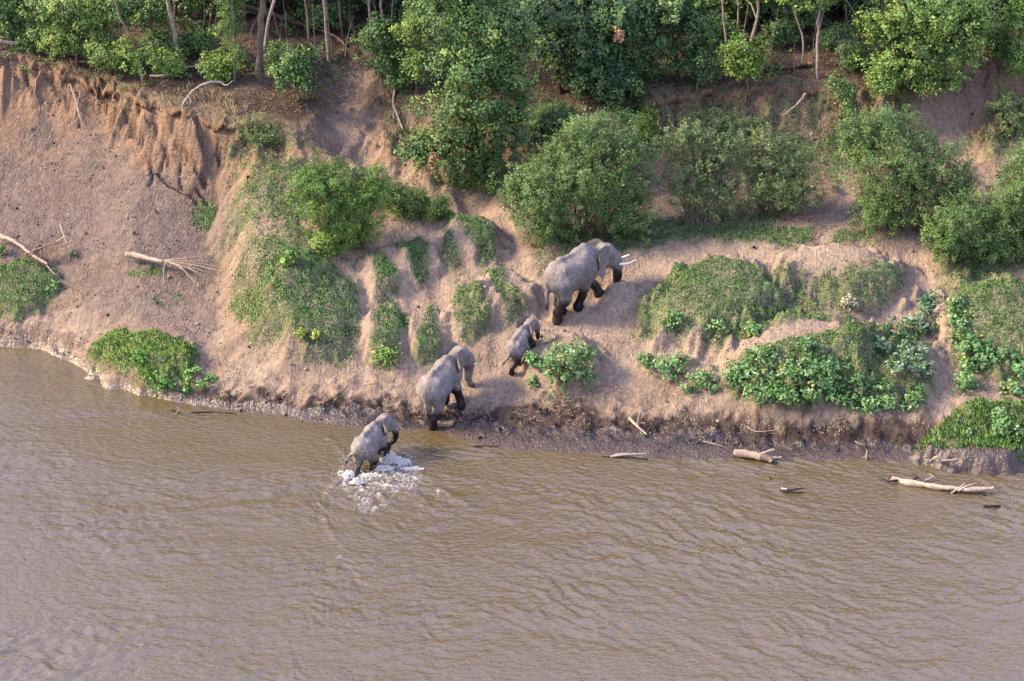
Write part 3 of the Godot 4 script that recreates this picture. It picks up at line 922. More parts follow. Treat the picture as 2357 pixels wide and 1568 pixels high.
	tree("forest_sapling", "spindly plant on the cliff slope above the feathery shrub", G1, [[1942, 300], [1940, 250], [1925, 190]], 0.03, BARK_PALE, [[1948, 215, 0.1, 26, 28, 0.35], [1925, 190, 0, 20, 18, 0.3], [1955, 250, 0.2, 16, 30, 0.3]], 1000, 0.13, LEAF_MID, {"cat": "sapling"})
	tree("forest_sapling", "straggly sapling hanging with dark leaves left of the lime one", G1, [[1600, 205], [1612, 160], [1620, 110]], 0.03, BARK_PALE, [[1625, 150, 0.2, 34, 40, 0.5]], 1300, 0.15, LEAF_DARK, {"cat": "sapling"})
	# low bushes of the forest edge
	var low := [[450, 120, 0, "behind the pale arched branch", LEAF_MID], [395, 165, 0, "at the foot of the pale left-leaning trunk", LEAF_LIGHT], [650, 150, 0, "beside the leaning pair of trunks", LEAF_MID], [745, 60, 0, "behind the straight pale trunk", LEAF_DARK], [100, 110, 0, "above the bowed pale limb", LEAF_MID], [1795, 95, 0, "in the dark hollow left of the thin crooked trunk", LEAF_DARK], [1930, 105, 0, "right of the speckled trunk's foot", LEAF_DARK], [1975, 150, 0, "between speckled trunk and tall yellow-green tree", LEAF_MID], [1850, 60, 0, "deep behind the speckled trunk", LEAF_DARK], [1640, 100, 0, "behind the straggly sapling", LEAF_DARK], [930, 190, 0, "at the lip right of the gully head", LEAF_MID], [500, 175, 0, "left of the feathery column tree's foot", LEAF_LIGHT], [2290, 110, 0, "on the shaded rim above the alcove", LEAF_DARK], [1480, 175, 0, "right of the dark tree over the bank", LEAF_DARK]]
	for e in low:
		var x: float = e[0]
		var y: float = e[1]
		tree("forest_bush", "low leafy bush " + e[3], "low bushes of the forest edge", [[x, y + 8], [x, y - 20], [x + 5, y - 40]], 0.03, BARK_DARK, [[x, y - 22, 0.1, rng.randf_range(34, 50), rng.randf_range(26, 36), 0.6], [x + rng.randf_range(-36, 36), y - 30, -0.1, 30, 26, 0.5], [x + rng.randf_range(-30, 30), y - 8, 0.2, 28, 18, 0.5]], 2000, 0.12, e[4], {"cat": "bush", "twigs": 6})
	# deeper in the wood
	var deep := [[90, -20], [240, -30], [400, -10], [480, 20], [560, -20], [660, -30], [730, -40], [820, -30], [920, -20], [1000, 0], [1120, -60], [1210, -40], [1330, -30], [1450, -30], [1520, -40], [1640, -20], [1790, 0], [1830, -60], [1960, 0], [2020, -40], [2200, -40], [2350, -50], [450, -60], [600, -80], [1750, -70], [1930, -70]]
	var where := ["upper left corner", "leaning lime-footed tree", "pale trunk with white branch", "feathery column tree", "feathery column tree's right side", "leaning pair of trunks", "straight pale trunk", "forked sapling trunk", "drooping-leaved young tree", "twiggy green sapling", "great creeper-hung tree", "great creeper-hung tree's right shoulder", "dark blue-green tree", "dead leaf clump", "dead clump's right neighbour", "white trunk leaning left", "slanting pale trunk", "thin crooked trunk", "speckled trunk", "tall yellow-green tree", "tall yellow-green tree's right half", "alcove's right rim", "pale trunk, farther back", "leaning pair, farther back", "slanting trunk, farther back", "speckled trunk, farther back"]
	for k in deep.size():
		var e: Array = deep[k]
		var f := 1.0 if k % 3 != 1 else 0.7
		tree("background_tree", "shaded forest tree deep behind the " + where[k], "trees deep in the forest", [[e[0], e[1] + 60], [e[0] + 8, e[1] - 60], [e[0] + rng.randi_range(-30, 30), e[1] - 260]], 0.09, BARK_GREY if k % 2 == 0 else BARK_DARK,
			[[e[0], e[1] - 20, -0.6, 70, 34, 0.9], [e[0] + 25, e[1] - 90, -0.8, 90, 60, 1.4], [e[0] - 35, e[1] - 70, -0.3, 80, 55, 1.3], [e[0], e[1] - 280, 0, 150, 90, 2.2]], int(4200 * f), 0.17, LEAF_DARK if k % 3 != 2 else LEAF_MID, {"twigs": 3})
	# leaf litter and low undergrowth of the forest floor
	var ub := MB.new()
	var made := 0
	while made < 900:
		var c := ground(rng.randf_range(-20, 2380), rng.randf_range(-60, 190))
		var l := lv[slot(c.x, c.z)]
		if l < 6.9: continue
		made += 1
		if nz1.get_noise_2d(c.x * 12.0, c.z * 12.0) < -0.05: continue
		leaves(ub, [[c + Vector3(0, 0.1, 0), Vector3(0.3, 0.22, 0.3)]], 24, 0.11, LEAF_MID, 0.16, 8)
	tag(put(ub.mesh(), "undergrowth", leaf_mat()), "low green undergrowth scattered over the forest floor", "undergrowth", "", "stuff")
	var mb := MB.new()
	made = 0
	while made < 1350:
		var dx := rng.randf_range(-40, 2400)
		var c := ground(dx, rng.randf_range(-130, 75))
		if dx < 900 and rng.randf() < 0.55: continue
		if lv[slot(c.x, c.z)] < 7.2: continue
		made += 1
		var up := rng.randf_range(0.2, 2.4)
		leaves(mb, [[c + Vector3(0, up, 0), Vector3(0.6, 0.4, 0.5)]], 96, 0.17, LEAF_DARK, 0.25, 12)
	tag(put(mb.mesh(), "forest_undergrowth", leaf_mat()), "dark leafy mass of the forest interior behind the trees", "forest", "", "stuff")
	var kb := MB.new()
	made = 0
	while made < 280:
		var c := ground(rng.randf_range(-20, 2380), rng.randf_range(-40, 185))
		if lv[slot(c.x, c.z)] < 7.1: continue
		made += 1
		var tall := rng.randf_range(0.8, 4.0)
		var lean := Vector3(rng.randf_range(-0.3, 0.3), 1.0, rng.randf_range(-0.2, 0.2)).normalized() if rng.randf() < 0.7 else Vector3(rng.randf_range(-1, 1), 0.25, rng.randf_range(-0.4, 0.4)).normalized()
		var l := bend(PackedVector3Array([c - Vector3(0, 0.1, 0), c + lean * tall * 0.5 + on_sphere() * 0.1, c + lean * tall + on_sphere() * 0.25]), 0.4, 0.03)
		var cc := BARK_PALE.lerp(BARK_DARK, rng.randf() * 0.9)
		tube(kb, l, rng.randf_range(0.014, 0.035), 0.008, 4, cc)
		for q in 3:
			var s: Vector3 = l[rng.randi_range(1, l.size() - 1)]
			tube(kb, PackedVector3Array([s, s + (lean + on_sphere() * 0.9) * rng.randf_range(0.3, 0.8)]), 0.01, 0.005, 3, cc)
	tag(put(kb.mesh(), "bare_thicket", bark_mat()), "thin bare stems and twigs crowding the forest floor", "thicket", "", "stuff")
	var fb := MB.new()
	for k in 16000:
		var c := ground(rng.randf_range(-20, 2380), rng.randf_range(-40, 260))
		if lv[slot(c.x, c.z)] < 6.7: continue
		var nn := (Vector3.UP + on_sphere() * 0.6).normalized()
		var ax := on_sphere()
		ax = (ax - nn * ax.dot(nn)).normalized() * rng.randf_range(0.05, 0.09)
		var sd := nn.cross(ax) * 0.5
		var col := Color(0.20, 0.135, 0.08).lerp(Color(0.085, 0.06, 0.04), rng.randf())
		var p := c + Vector3(0, 0.02, 0)
		var i0 := fb.vert(p - ax, nn, col)
		fb.vert(p + sd, nn, col); fb.vert(p + ax, nn, col); fb.vert(p - sd, nn, col)
		fb.tri(i0, i0 + 1, i0 + 2); fb.tri(i0, i0 + 2, i0 + 3)
	tag(put(fb.mesh(), "fallen_leaves", leaf_mat()), "brown fallen leaves strewn on the forest floor", "leaf litter", "", "stuff")

# ---------------------------------------------------------------- shrubs on the bank
func shrub(label: String, base: Array, blobs: Array, n: int, size: float, pal: Array, o := {}) -> Node3D:
	var g := ground(base[0], base[1])
	var t := thing(o.get("name", "shrub"), label, "shrub", g, "shrubs on the slope of the bank")
	var bm := MB.new()
	var bl := []
	for e in blobs:
		var c := at_z(e[0], e[1], g.z + e[2]) - g
		bl.push_back([c, Vector3(e[3] / 59.0, e[4] / 52.0, e[5])])
	for e in bl:
		var c: Vector3 = e[0]
		for k in o.get("stems", 14):
			var d := on_sphere()
			d.y = absf(d.y) * 0.9 + 0.1
			var s := Vector3(rng.randf_range(-0.3, 0.3), 0.0, rng.randf_range(-0.2, 0.2))
			s.x += c.x * 0.5
			s.y = hgt(g.x + s.x, g.z + s.z) - g.y - 0.05
			var q: Vector3 = c + d * e[1] * rng.randf_range(0.85, o.get("reach", 1.12))
			tube(bm, bend(PackedVector3Array([s, s.lerp(q, 0.55) + Vector3(0, 0.15, 0) + on_sphere() * 0.1, q]), 0.3, 0.02), 0.022, 0.007, 3, o.get("bark", Color(0.24, 0.18, 0.13)))
	put(bm.mesh(), "stems", bark_mat(), t).set_meta("kind", "stuff")
	var lb := MB.new()
	leaves(lb, bl, int(n * 3.6), minf(size * 0.86, 0.095), pal, o.get("clump", 0.22), o.get("per", 34), o.get("droop", -0.3), o.get("wide", 0.3), o.get("hollow", 0.36), 0.002)
	var tipc: Color = pal[pal.size() - 1]
	for e in bl:
		var c: Vector3 = e[0]
		var rad: Vector3 = e[1]
		for k in int(26.0 * rad.x * rad.y * o.get("spray", 1.0)):
			var d := on_sphere()
			if d.y < -0.1: d.y = -d.y
			d = (d + Vector3(0, 0.25, 0)).normalized()
			var s := c + d * rad * rng.randf_range(0.75, 0.95)
			var L := rng.randf_range(0.2, 0.55)
			var w := (d + on_sphere() * 0.35).normalized()
			var tone := rng.randf()
			for q in 22:
				var f := rng.randf()
				var p := s + w * L * f + on_sphere() * 0.07 * (1.1 - f)
				var nn := (d * 0.4 + Vector3.UP * 0.5 + on_sphere() * 0.7).normalized()
				var ax := (w * 1.2 + on_sphere()).normalized()
				ax = (ax - nn * ax.dot(nn)).normalized()
				var sd := nn.cross(ax)
				var l := size * rng.randf_range(0.6, 1.1)
				var col: Color = (pal[0] as Color).lerp(pal[1], tone).lerp(tipc, f * 0.6 * tone) * rng.randf_range(0.85, 1.2)
				var i0 := lb.vert(p - ax * l * 0.5, nn, col)
				lb.vert(p + sd * l * 0.28, nn, col); lb.vert(p + ax * l * 0.5, nn, col); lb.vert(p - sd * l * 0.28, nn, col)
				lb.tri(i0, i0 + 1, i0 + 2); lb.tri(i0, i0 + 2, i0 + 3)
	put(lb.mesh(), "foliage", leaf_mat(), t)
	return t

func build_bushes() -> void:
	shrub("biggest rounded feathery green shrub, just behind the tusked elephant's back", [1325, 545], [[1335, 430, 0, 150, 110, 1.5], [1250, 470, 0.4, 85, 85, 1.1], [1420, 440, 0, 90, 110, 1.2], [1370, 330, -0.4, 105, 66, 1.2], [1290, 545, 0.3, 70, 36, 0.7], [1440, 500, 0.2, 70, 60, 0.9], [1190, 450, 0.3, 36, 50, 0.6]], 27000, 0.085, LEAF_BUSH, {"stems": 16})
	shrub("lean shrub tangled with bleached dead twigs, right of the biggest shrub", [1620, 510], [[1600, 420, 0, 75, 75, 0.9], [1655, 460, 0.2, 60, 50, 0.7], [1575, 330, -0.3, 70, 50, 0.7], [1660, 360, -0.2, 60, 50, 0.7]], 6500, 0.085, LEAF_OLIVE, {"stems": 26, "bark": Color(0.34, 0.28, 0.22)})
	shrub("thin see-through shrub between the dead-twig shrub and the dense one", [1800, 490], [[1790, 400, 0, 80, 70, 0.9], [1830, 440, 0.2, 70, 50, 0.8], [1760, 345, -0.2, 50, 45, 0.6], [1740, 430, 0, 40, 60, 0.6]], 7000, 0.085, LEAF_OLIVE, {"stems": 20})
	shrub("dense dome-shaped shrub with yellowish top, below the eroded alcove", [2090, 530], [[2060, 400, 0, 115, 105, 1.3], [2150, 430, 0.1, 90, 90, 1.1], [2040, 310, -0.5, 85, 60, 0.9], [2040, 490, 0.3, 85, 48, 0.8], [2210, 440, -0.2, 40, 50, 0.7], [1970, 330, -0.4, 50, 60, 0.6]], 17500, 0.085, LEAF_BUSH, {"stems": 14})
	shrub("rounded light green shrub at the right side, overhanging the sandy track", [2235, 600], [[2230, 520, 0, 90, 72, 1.0], [2180, 560, 0.3, 48, 48, 0.7], [2290, 550, 0.1, 60, 56, 0.8]], 9500, 0.085, LEAF_BUSH)
	shrub("tall green shrub cut off by the right edge of the view", [2345, 590], [[2340, 470, 0, 66, 90, 1.0], [2370, 400, -0.3, 60, 70, 1.0], [2330, 560, 0.2, 56, 40, 0.7], [2380, 540, 0, 60, 60, 0.9]], 9000, 0.085, LEAF_BUSH)
	shrub("bright green fine-leaved shrub on the grassy spur left of the trail", [790, 560], [[770, 450, 0, 85, 70, 1.0], [830, 480, 0.1, 62, 62, 0.8], [720, 430, 0, 48, 55, 0.7], [800, 540, 0.2, 75, 36, 0.6], [860, 430, -0.2, 34, 45, 0.5]], 13000, 0.08, [Color(0.055, 0.13, 0.02), Color(0.105, 0.21, 0.03), Color(0.18, 0.25, 0.05)])
	shrub("low spreading green shrub between the spur shrub and the trail", [970, 500], [[940, 465, 0, 56, 36, 0.6], [995, 480, 0.1, 46, 30, 0.5], [900, 450, 0, 30, 36, 0.5]], 4500, 0.085, [Color(0.045, 0.10, 0.022), Color(0.09, 0.16, 0.03), Color(0.16, 0.2, 0.05)])
	shrub("small bright tuft of leaves at the foot of the spur shrub", [745, 585], [[745, 566, 0, 24, 26, 0.35]], 900, 0.09, LEAF_LIME)
	shrub("slim vivid green bush rising behind the biggest shrub's right shoulder", [1495, 330], [[1492, 290, 0, 24, 36, 0.4]], 1300, 0.11, LEAF_LIME)
	shrub("straggly olive weeds clinging to the slope above the lean shrub", [1700, 330], [[1690, 300, 0, 90, 34, 0.6], [1600, 290, 0, 60, 30, 0.5]], 3000, 0.09, LEAF_OLIVE, {"stems": 14})
	shrub("dry olive brush climbing the slope at the far right", [2335, 300], [[2330, 280, 0, 50, 66, 0.6], [2300, 340, 0.2, 46, 40, 0.5]], 3200, 0.1, LEAF_OLIVE, {"stems": 16})
	shrub("scrubby weeds growing on the slope left of the gully", [610, 330], [[600, 310, 0, 60, 34, 0.5], [650, 380, 0.2, 56, 40, 0.5], [570, 390, 0.1, 40, 34, 0.4]], 2600, 0.085, LEAF_OLIVE, {"stems": 18})
	shrub("dark weeds under the hanging creepers, right of the great tree", [1290, 300], [[1280, 270, 0, 60, 34, 0.6], [1240, 330, 0.2, 50, 40, 0.5]], 3000, 0.11, LEAF_DARK)

# ---------------------------------------------------------------- grass
func blades(b: MB, c: Vector3, h: float, w: float, n: int, spread: float, c0: Color, c1: Color) -> void:
	for k in n:
		var a := rng.randf() * PI2
		var p := c + Vector3(cos(a), 0, sin(a)) * spread * sqrt(rng.randf())
		p.y = hgt(p.x, p.z) - 0.015
		var a2 := rng.randf() * PI2
		var s := Vector3(cos(a2), 0, sin(a2)) * w * 0.5
		var lean := Vector3(rng.randf_range(-0.6, 0.6), 0, rng.randf_range(-0.3, 0.7))
		var tip := p + (Vector3.UP + lean).normalized() * h * rng.randf_range(0.6, 1.3)
		var g := rng.randf_range(0.75, 1.25)
		var col := c0.lerp(c1, rng.randf())
		col = Color(col.r * g, col.g * g, col.b * g)
		var nn := (Vector3.UP * 1.2 + on_sphere() * 0.6 + lean * 0.5).normalized()
		var i0 := b.vert(p - s, nn, col)
		b.vert(tip, nn, col); b.vert(p + s, nn, col)
		b.tri(i0, i0 + 1, i0 + 2)

func field(b: MB, c: Vector3, rx: float, rz: float, turn: float, cover: float, green: float, per_m2: float, h: float) -> void:
	var n := int(PI * rx * rz * per_m2 * 1.5)
	var ct := cos(turn)
	var sn := sin(turn)
	var g0 := Color(0.095, 0.265, 0.085).lerp(Color(0.145, 0.37, 0.04), green * green)
	var g1 := Color(0.195, 0.37, 0.135).lerp(Color(0.27, 0.46, 0.07), green * green)
	for k in n:
		var a := rng.randf() * PI2
		var r := sqrt(rng.randf()) * 1.3
		var u := cos(a) * r * rx
		var w := sin(a) * r * rz
		var p := c + Vector3(u * ct - w * sn, 0, u * sn + w * ct)
		var s := slot(p.x, p.z)
		var m := nz3.get_noise_2d(p.x * 1.1 + 5.0, p.z * -1.1) * 0.9 + nz3.get_noise_2d(p.x * 0.5, p.z * 0.5 + 31.0) * 0.5
		if grassy[s] * 1.3 + m * 0.75 - 0.06 - bare[s] * 1.5 < rng.randf() * 0.85 or lv[s] < 1.25: continue
		var dry := clampf(nz3.get_noise_2d(p.x * 0.8 + 70.0, p.z * 0.8) * 1.6 + 0.05 - green * 0.35, 0.0, 0.9)
		p.y = 0
		var tall := h * (0.75 + 0.9 * clampf(nz3.get_noise_2d(p.x * 1.7 + 7.0, p.z * 1.7) + 0.25, 0, 1))
		if rng.randf() < 0.16 + dry * 0.45: blades(b, p, tall * 1.25, 0.016, 1, 0.04, Color(0.33, 0.26, 0.14), Color(0.42, 0.35, 0.2))
		else: blades(b, p, tall, 0.026, 3, 0.06, g0, g1)

func build_grass() -> void:
	var names := ["grassy hump at the left edge under the leaning dead pole", "bright green grass capping the bank beside the water at left", "upper patch of short grass on the broad spur", "main grass slope of the broad spur above the eroded face",
		"narrow upright grass hump, left of a similar pair above the waterline", "narrow grass hump nearest the leading edge of the second elephant's ear", "long sparse grass hump running down from the spur shrub", "small grass hump under the low spreading shrub", "biggest grass hump beside the winding trail",
		"round grass hump just left of the calf", "slanting grass hump left of the second elephant's head and calf", "small grass patch under the tusked elephant's trunk", "wide grassy shoulder right of the tusked elephant", "grassy crown of the right-hand hill with a cracked ledge",
		"grass-topped knoll above the leafy creepers at right", "thin grass between the creepers and the sandy hollow", "grassy knoll at the right edge above creepers", "overhanging tall grass on the bank at the lower right corner", "scant grass around the leafy clump between calf and water"]
	for k in HUMMOCKS.size():
		var s: Array = HUMMOCKS[k]
		var b := MB.new()
		var tall: float = [0.08, 0.12, 0.17][0 if s[7] < 0.7 else (1 if k != 17 else 2)]
		field(b, mound_at[k], s[2] / 60.0, s[3] / 56.0, deg_to_rad(s[4]), s[6], s[7], 620.0, tall)
		if b.i.size() == 0: continue
		tag(put(b.mesh(), "hummock_grass", leaf_mat()), names[k], "grass", "", "stuff")
	var lb := MB.new()
	for s in LAWNS:
		field(lb, ground(s[0], s[1]), s[2] / 60.0, s[3] / 56.0, 0.0, s[4], 0.45, 430.0, 0.08)
	tag(put(lb.mesh(), "grass", leaf_mat()), "thin short grass growing over the slopes between shrubs and paths", "grass", "", "stuff")
	# dry straw hanging at the cliff edge and tufts along it
	var sb := MB.new()
	for k in 1500:
		var e: Array = [[150, 150, 300, 225], [300, 215, 520, 275], [520, 250, 640, 300], [420, 205, 560, 240], [880, 200, 940, 330], [1450, 215, 1740, 245], [1900, 230, 2060, 260], [2230, 330, 2330, 250]][rng.randi() % 8]
		var f := rng.randf()
		var p := ground(lerpf(e[0], e[2], f) + rng.randf_range(-12, 12), lerpf(e[1], e[3], f) + rng.randf_range(-14, 16))
		if nz3.get_noise_2d(p.x * 0.8, p.z * 0.8) < -0.1: continue
		blades(sb, p, rng.randf_range(0.15, 0.42), 0.014, 7, 0.12, Color(0.36, 0.27, 0.16), Color(0.52, 0.42, 0.26))
	tag(put(sb.mesh(), "dry_grass", leaf_mat()), "straw-coloured dry grass fringing the cliff edges", "dry grass", "", "stuff")

# ---------------------------------------------------------------- broad-leaved weeds
var LEAF_WEED := [Color(0.048, 0.130, 0.034), Color(0.125, 0.255, 0.075), Color(0.25, 0.34, 0.15)]

func weed(label: String, list: Array, n: int, pal: Array, called := "leafy_plant", size := 0.10) -> void:
	var b := MB.new()
	var sb := MB.new()
	var g := ground(list[0][0], list[0][1])
	var t := thing(called, label, "plant", g, "broad-leaved plants low on the bank")
	var bl := []
	for e in list:
		var p := ground(e[0], e[1]) - g
		var up := slope_at(p.x + g.x, p.z + g.z)
		bl.push_back([p + up * (e[3] / 90.0), Vector3(e[2] / 60.0, e[3] / 55.0, e[2] / 70.0)])
		for k in 5:
			var q: Vector3 = p + (on_sphere() * 0.6 + up) * e[3] / 60.0
			tube(sb, bend(PackedVector3Array([p - up * 0.05, p.lerp(q, 0.6) + Vector3(0, 0.05, 0), q]), 0.15, 0.01), 0.012, 0.005, 3, Color(0.16, 0.17, 0.07))
	leaves(b, bl, int(n * 1.4), size, pal, 0.16, 8, 0.1, 0.5, 0.3, 0.015)
	put(b.mesh(), "foliage", leaf_mat(), t)
	put(sb.mesh(), "stems", bark_mat(), t).set_meta("kind", "stuff")

func build_debris() -> void:
	# crumbled clods on the slumped slope and the mud, straw and twigs trodden into the rest
	var b := MB.new()
	var made := 0
	while made < 5500:
		var p := ground(rng.randf_range(-20, 2370), rng.randf_range(200, 1050))
		var l := lv[slot(p.x, p.z)]
		if l < 1.1 or l > 6.9: continue
		var bowl := p.x < -10.5 and l > 3.0
		var mudz := l < 2.4
		if not bowl and not mudz and rng.randf() < 0.75: continue
		if nz3.get_noise_2d(p.x * 0.7, p.z * 0.7) < (0.08 if bowl else 0.0): continue
		made += 1
		var r := rng.randf_range(0.012, 0.034) * (1.0 if rng.randf() < 0.93 else 2.4)
		var g := rng.randf_range(0.6, 1.15)
		var col := Color(0.225, 0.175, 0.15) if bowl else (Color(0.075, 0.052, 0.043) if mudz else Color(0.30, 0.215, 0.155))
		col = Color(col.r * g, col.g * g, col.b * g)
		var ax := [on_sphere() * r * 1.4, on_sphere() * r, on_sphere() * r]
		var six := [ax[0], -ax[0], ax[1], -ax[1], Vector3(0, r, 0) + ax[2] * 0.3, Vector3(0, -r, 0)]
		var i0 := b.v.size()
		for s in six: b.vert(p + s + Vector3(0, r * 0.4, 0), (s as Vector3).normalized(), col)
		for t in [[0, 2, 4], [2, 1, 4], [1, 3, 4], [3, 0, 4], [2, 0, 5], [1, 2, 5], [3, 1, 5], [0, 3, 5]]: b.tri(i0 + t[0], i0 + t[2], i0 + t[1])
	tag(put(b.mesh(), "earth_clods", mat("clod", 0.95)), "crumbled clods of earth strewn over slope and mud", "clods", "", "stuff")
	b = MB.new()
	made = 0
	while made < 22000:
		var p := ground(rng.randf_range(-20, 2370), rng.randf_range(240, 1000))
		var l := lv[slot(p.x, p.z)]
		if l < 1.8 or l > 6.9 or (p.x < -11.0 and rng.randf() < 0.8): continue
		if nz3.get_noise_2d(p.x * 0.5 + 19.0, p.z * 0.5) < -0.1: continue
		made += 1
		var up := slope_at(p.x, p.z)
		var a := on_sphere()
		a = (a - up * a.dot(up) + up * rng.randf_range(0.0, 0.35)).normalized()
		var L := rng.randf_range(0.04, 0.15) * (1.0 if rng.randf() < 0.93 else 2.2)
		var sd := up.cross(a).normalized() * rng.randf_range(0.004, 0.008)
		var col := Color(0.50, 0.39, 0.26).lerp(Color(0.20, 0.14, 0.09), rng.randf() * rng.randf() * 1.6)
		p += up * 0.015
		var i0 := b.vert(p - sd, up, col)
		b.vert(p + sd, up, col); b.vert(p + a * L + sd * 0.4, up, col); b.vert(p + a * L - sd * 0.4, up, col)
		b.tri(i0, i0 + 1, i0 + 2); b.tri(i0, i0 + 2, i0 + 3)
	tag(put(b.mesh(), "straw_litter", leaf_mat()), "bits of straw and twigs littering the bare slopes", "litter", "", "stuff")

func build_slope_weeds() -> void:
	# scrubby growth on the upper slope between the shrubs and the cliff
	var b := MB.new()
	var made := 0
	while made < 430:
		var e: Array = [[1450, 1960, 225, 480], [560, 720, 280, 470], [880, 1010, 200, 340], [1200, 1330, 230, 420], [1960, 2340, 230, 560]][rng.randi() % 5 if rng.randf() > 0.4 else 0]
		var p := ground(rng.randf_range(e[0], e[1]), rng.randf_range(e[2], e[3]))
		var s := slot(p.x, p.z)
		if lv[s] < 4.4 or lv[s] > 6.9 or bare[s] > 0.4: continue
		made += 1
		if nz3.get_noise_2d(p.x * 0.5 + 3.0, p.z * 0.5) < -0.12: continue
		var r := rng.randf_range(0.12, 0.34)
		if rng.randf() < 0.5: blades(b, p, rng.randf_range(0.2, 0.45), 0.013, 16, r, Color(0.16, 0.17, 0.07), Color(0.36, 0.29, 0.17))
		else: leaves(b, [[p + Vector3(0, r * 0.5, 0), Vector3(r, r * 0.7, r)]], 40, 0.07, LEAF_OLIVE, 0.12, 10, -0.2, 0.3)
	tag(put(b.mesh(), "scrub", leaf_mat()), "scrubby low weeds scattered over the upper slope below the cliff", "weeds", "", "stuff")

func build_plants() -> void:
	weed("thick leafy clump on the earth mound between the calf and the river", [[1300, 835, 62, 34], [1262, 850, 34, 24], [1345, 825, 30, 26], [1300, 872, 44, 18], [1350, 860, 22, 16]], 1500, LEAF_WEED)
	weed("tiny leafy plant below the leafy clump's left corner", [[1232, 880, 14, 10]], 120, LEAF_WEED)
	weed("small leafy plant by the calf's front foot", [[1232, 832, 18, 14]], 200, LEAF_WEED)
	weed("loose green weeds on the bare slope right of the leafy clump", [[1525, 848, 40, 20], [1490, 838, 24, 18], [1570, 835, 28, 18], [1550, 868, 24, 12]], 800, LEAF_WEED)
	weed("smaller green weed patch just below the loose weeds", [[1618, 880, 30, 18], [1585, 900, 18, 12], [1640, 900, 14, 12]], 480, LEAF_WEED)
	weed("lone round green weed in the sandy hollow at right", [[2220, 892, 28, 26]], 420, LEAF_WEED)
	weed("small green weed on the sandy gap below the wide grassy shoulder", [[1742, 762, 24, 16]], 300, LEAF_WEED)
	weed("pale blotchy weed at the lower edge of the cracked hill", [[1955, 695, 16, 14]], 160, [Color(0.18, 0.22, 0.1), Color(0.30, 0.31, 0.2), Color(0.34, 0.31, 0.15)])
	weed("green weed hanging on the left part of the wide grassy shoulder", [[1650, 755, 26, 18], [1560, 740, 24, 22]], 420, LEAF_WEED)
	weed("leafy weed with yellow leaf spots under the spur's eroded lip", [[697, 770, 12, 16], [730, 772, 10, 8]], 180, [Color(0.08, 0.2, 0.03), Color(0.2, 0.3, 0.04), Color(0.5, 0.38, 0.05)])
	weed("broad-leaved weeds sprouting from the bright grass at the water", [[375, 880, 26, 18], [330, 830, 22, 16], [440, 865, 22, 16]], 420, [Color(0.06, 0.18, 0.03), Color(0.13, 0.3, 0.06), Color(0.2, 0.36, 0.1)])
	weed("small leafy sprigs right of the bright waterside grass", [[485, 880, 12, 9], [465, 890, 10, 8], [430, 905, 12, 10]], 160, [Color(0.06, 0.18, 0.03), Color(0.13, 0.3, 0.06), Color(0.2, 0.36, 0.1)])
	weed("little green weeds beside the fallen pole on the left hump", [[128, 662, 14, 10], [112, 672, 10, 8]], 140, LEAF_WEED)
	weed("tuft of spiky leaves standing on the spur slope", [[668, 605, 10, 18]], 130, [Color(0.07, 0.17, 0.03), Color(0.15, 0.26, 0.05)], "leafy_plant", 0.2)
	weed("green weeds at the foot of the left narrow grass hump", [[885, 815, 34, 18]], 420, LEAF_LIME, "leafy_plant", 0.08)
	weed("leaves trailing over the grass at the lower right corner", [[2305, 990, 28, 26], [2300, 960, 20, 16], [2345, 1010, 18, 20], [2225, 1000, 10, 9]], 620, LEAF_WEED)
	weed("sprouting weeds around a half-buried clod of dead roots, left edge", [[5, 585, 12, 20], [172, 590, 9, 10]], 160, LEAF_MID)
	# the big creeper beds
	var b := MB.new()
	var bed := [[1740, 850, 60, 40], [1700, 870, 34, 26], [1760, 900, 66, 36], [1840, 850, 66, 44], [1830, 905, 70, 36], [1900, 880, 50, 36], [1890, 835, 46, 40], [1760, 815, 40, 26], [1940, 920, 40, 20], [2000, 935, 60, 22], [2080, 930, 50, 22], [1860, 800, 36, 28], [1980, 880, 26, 24], [2030, 895, 30, 20], [2105, 905, 26, 24]]
	leaves(b, beds(bed), 10500, 0.105, LEAF_WEED, 0.15, 8, 0.1, 0.5, 0.3, 0.012)
	tag(put(b.mesh(), "creeper_bed", leaf_mat()), "mass of broad green creeper leaves covering the front of the knoll", "creeper", "", "stuff")
	b = MB.new()
	leaves(b, beds([[2060, 770, 46, 34], [2110, 750, 50, 40], [2140, 720, 40, 30], [2100, 810, 46, 40], [2070, 840, 40, 34], [2120, 850, 34, 30], [2150, 690, 30, 18], [2020, 790, 26, 26]]), 3200, 0.125, [Color(0.045, 0.11, 0.045), Color(0.12, 0.2, 0.09), Color(0.24, 0.30, 0.21)], 0.15, 8, 0.1, 0.5, 0.3, 0.012)
	tag(put(b.mesh(), "creeper_bed", leaf_mat()), "greyish creepers climbing the gap between two grassy knolls", "creeper", "", "stuff")
	b = MB.new()
	leaves(b, beds([[2215, 740, 36, 34], [2240, 790, 46, 36], [2290, 820, 50, 32], [2340, 850, 44, 36], [2330, 900, 30, 26], [2250, 840, 34, 20], [2210, 700, 26, 20]]), 3300, 0.125, LEAF_WEED, 0.15, 8, 0.1, 0.5, 0.3, 0.012)
	tag(put(b.mesh(), "creeper_bed", leaf_mat()), "green creepers spilling down the knoll at the right edge", "creeper", "", "stuff")
	b = MB.new()
	leaves(b, beds([[1080, 425, 60, 18], [1130, 430, 36, 16], [1040, 410, 30, 14]]), 1500, 0.1, LEAF_LIME, 0.12, 8, 0.1, 0.5, 0.3, 0.0)
	tag(put(b.mesh(), "ground_cover", leaf_mat()), "vivid green ground cover under the great creeper-hung tree", "ground cover", "", "stuff")

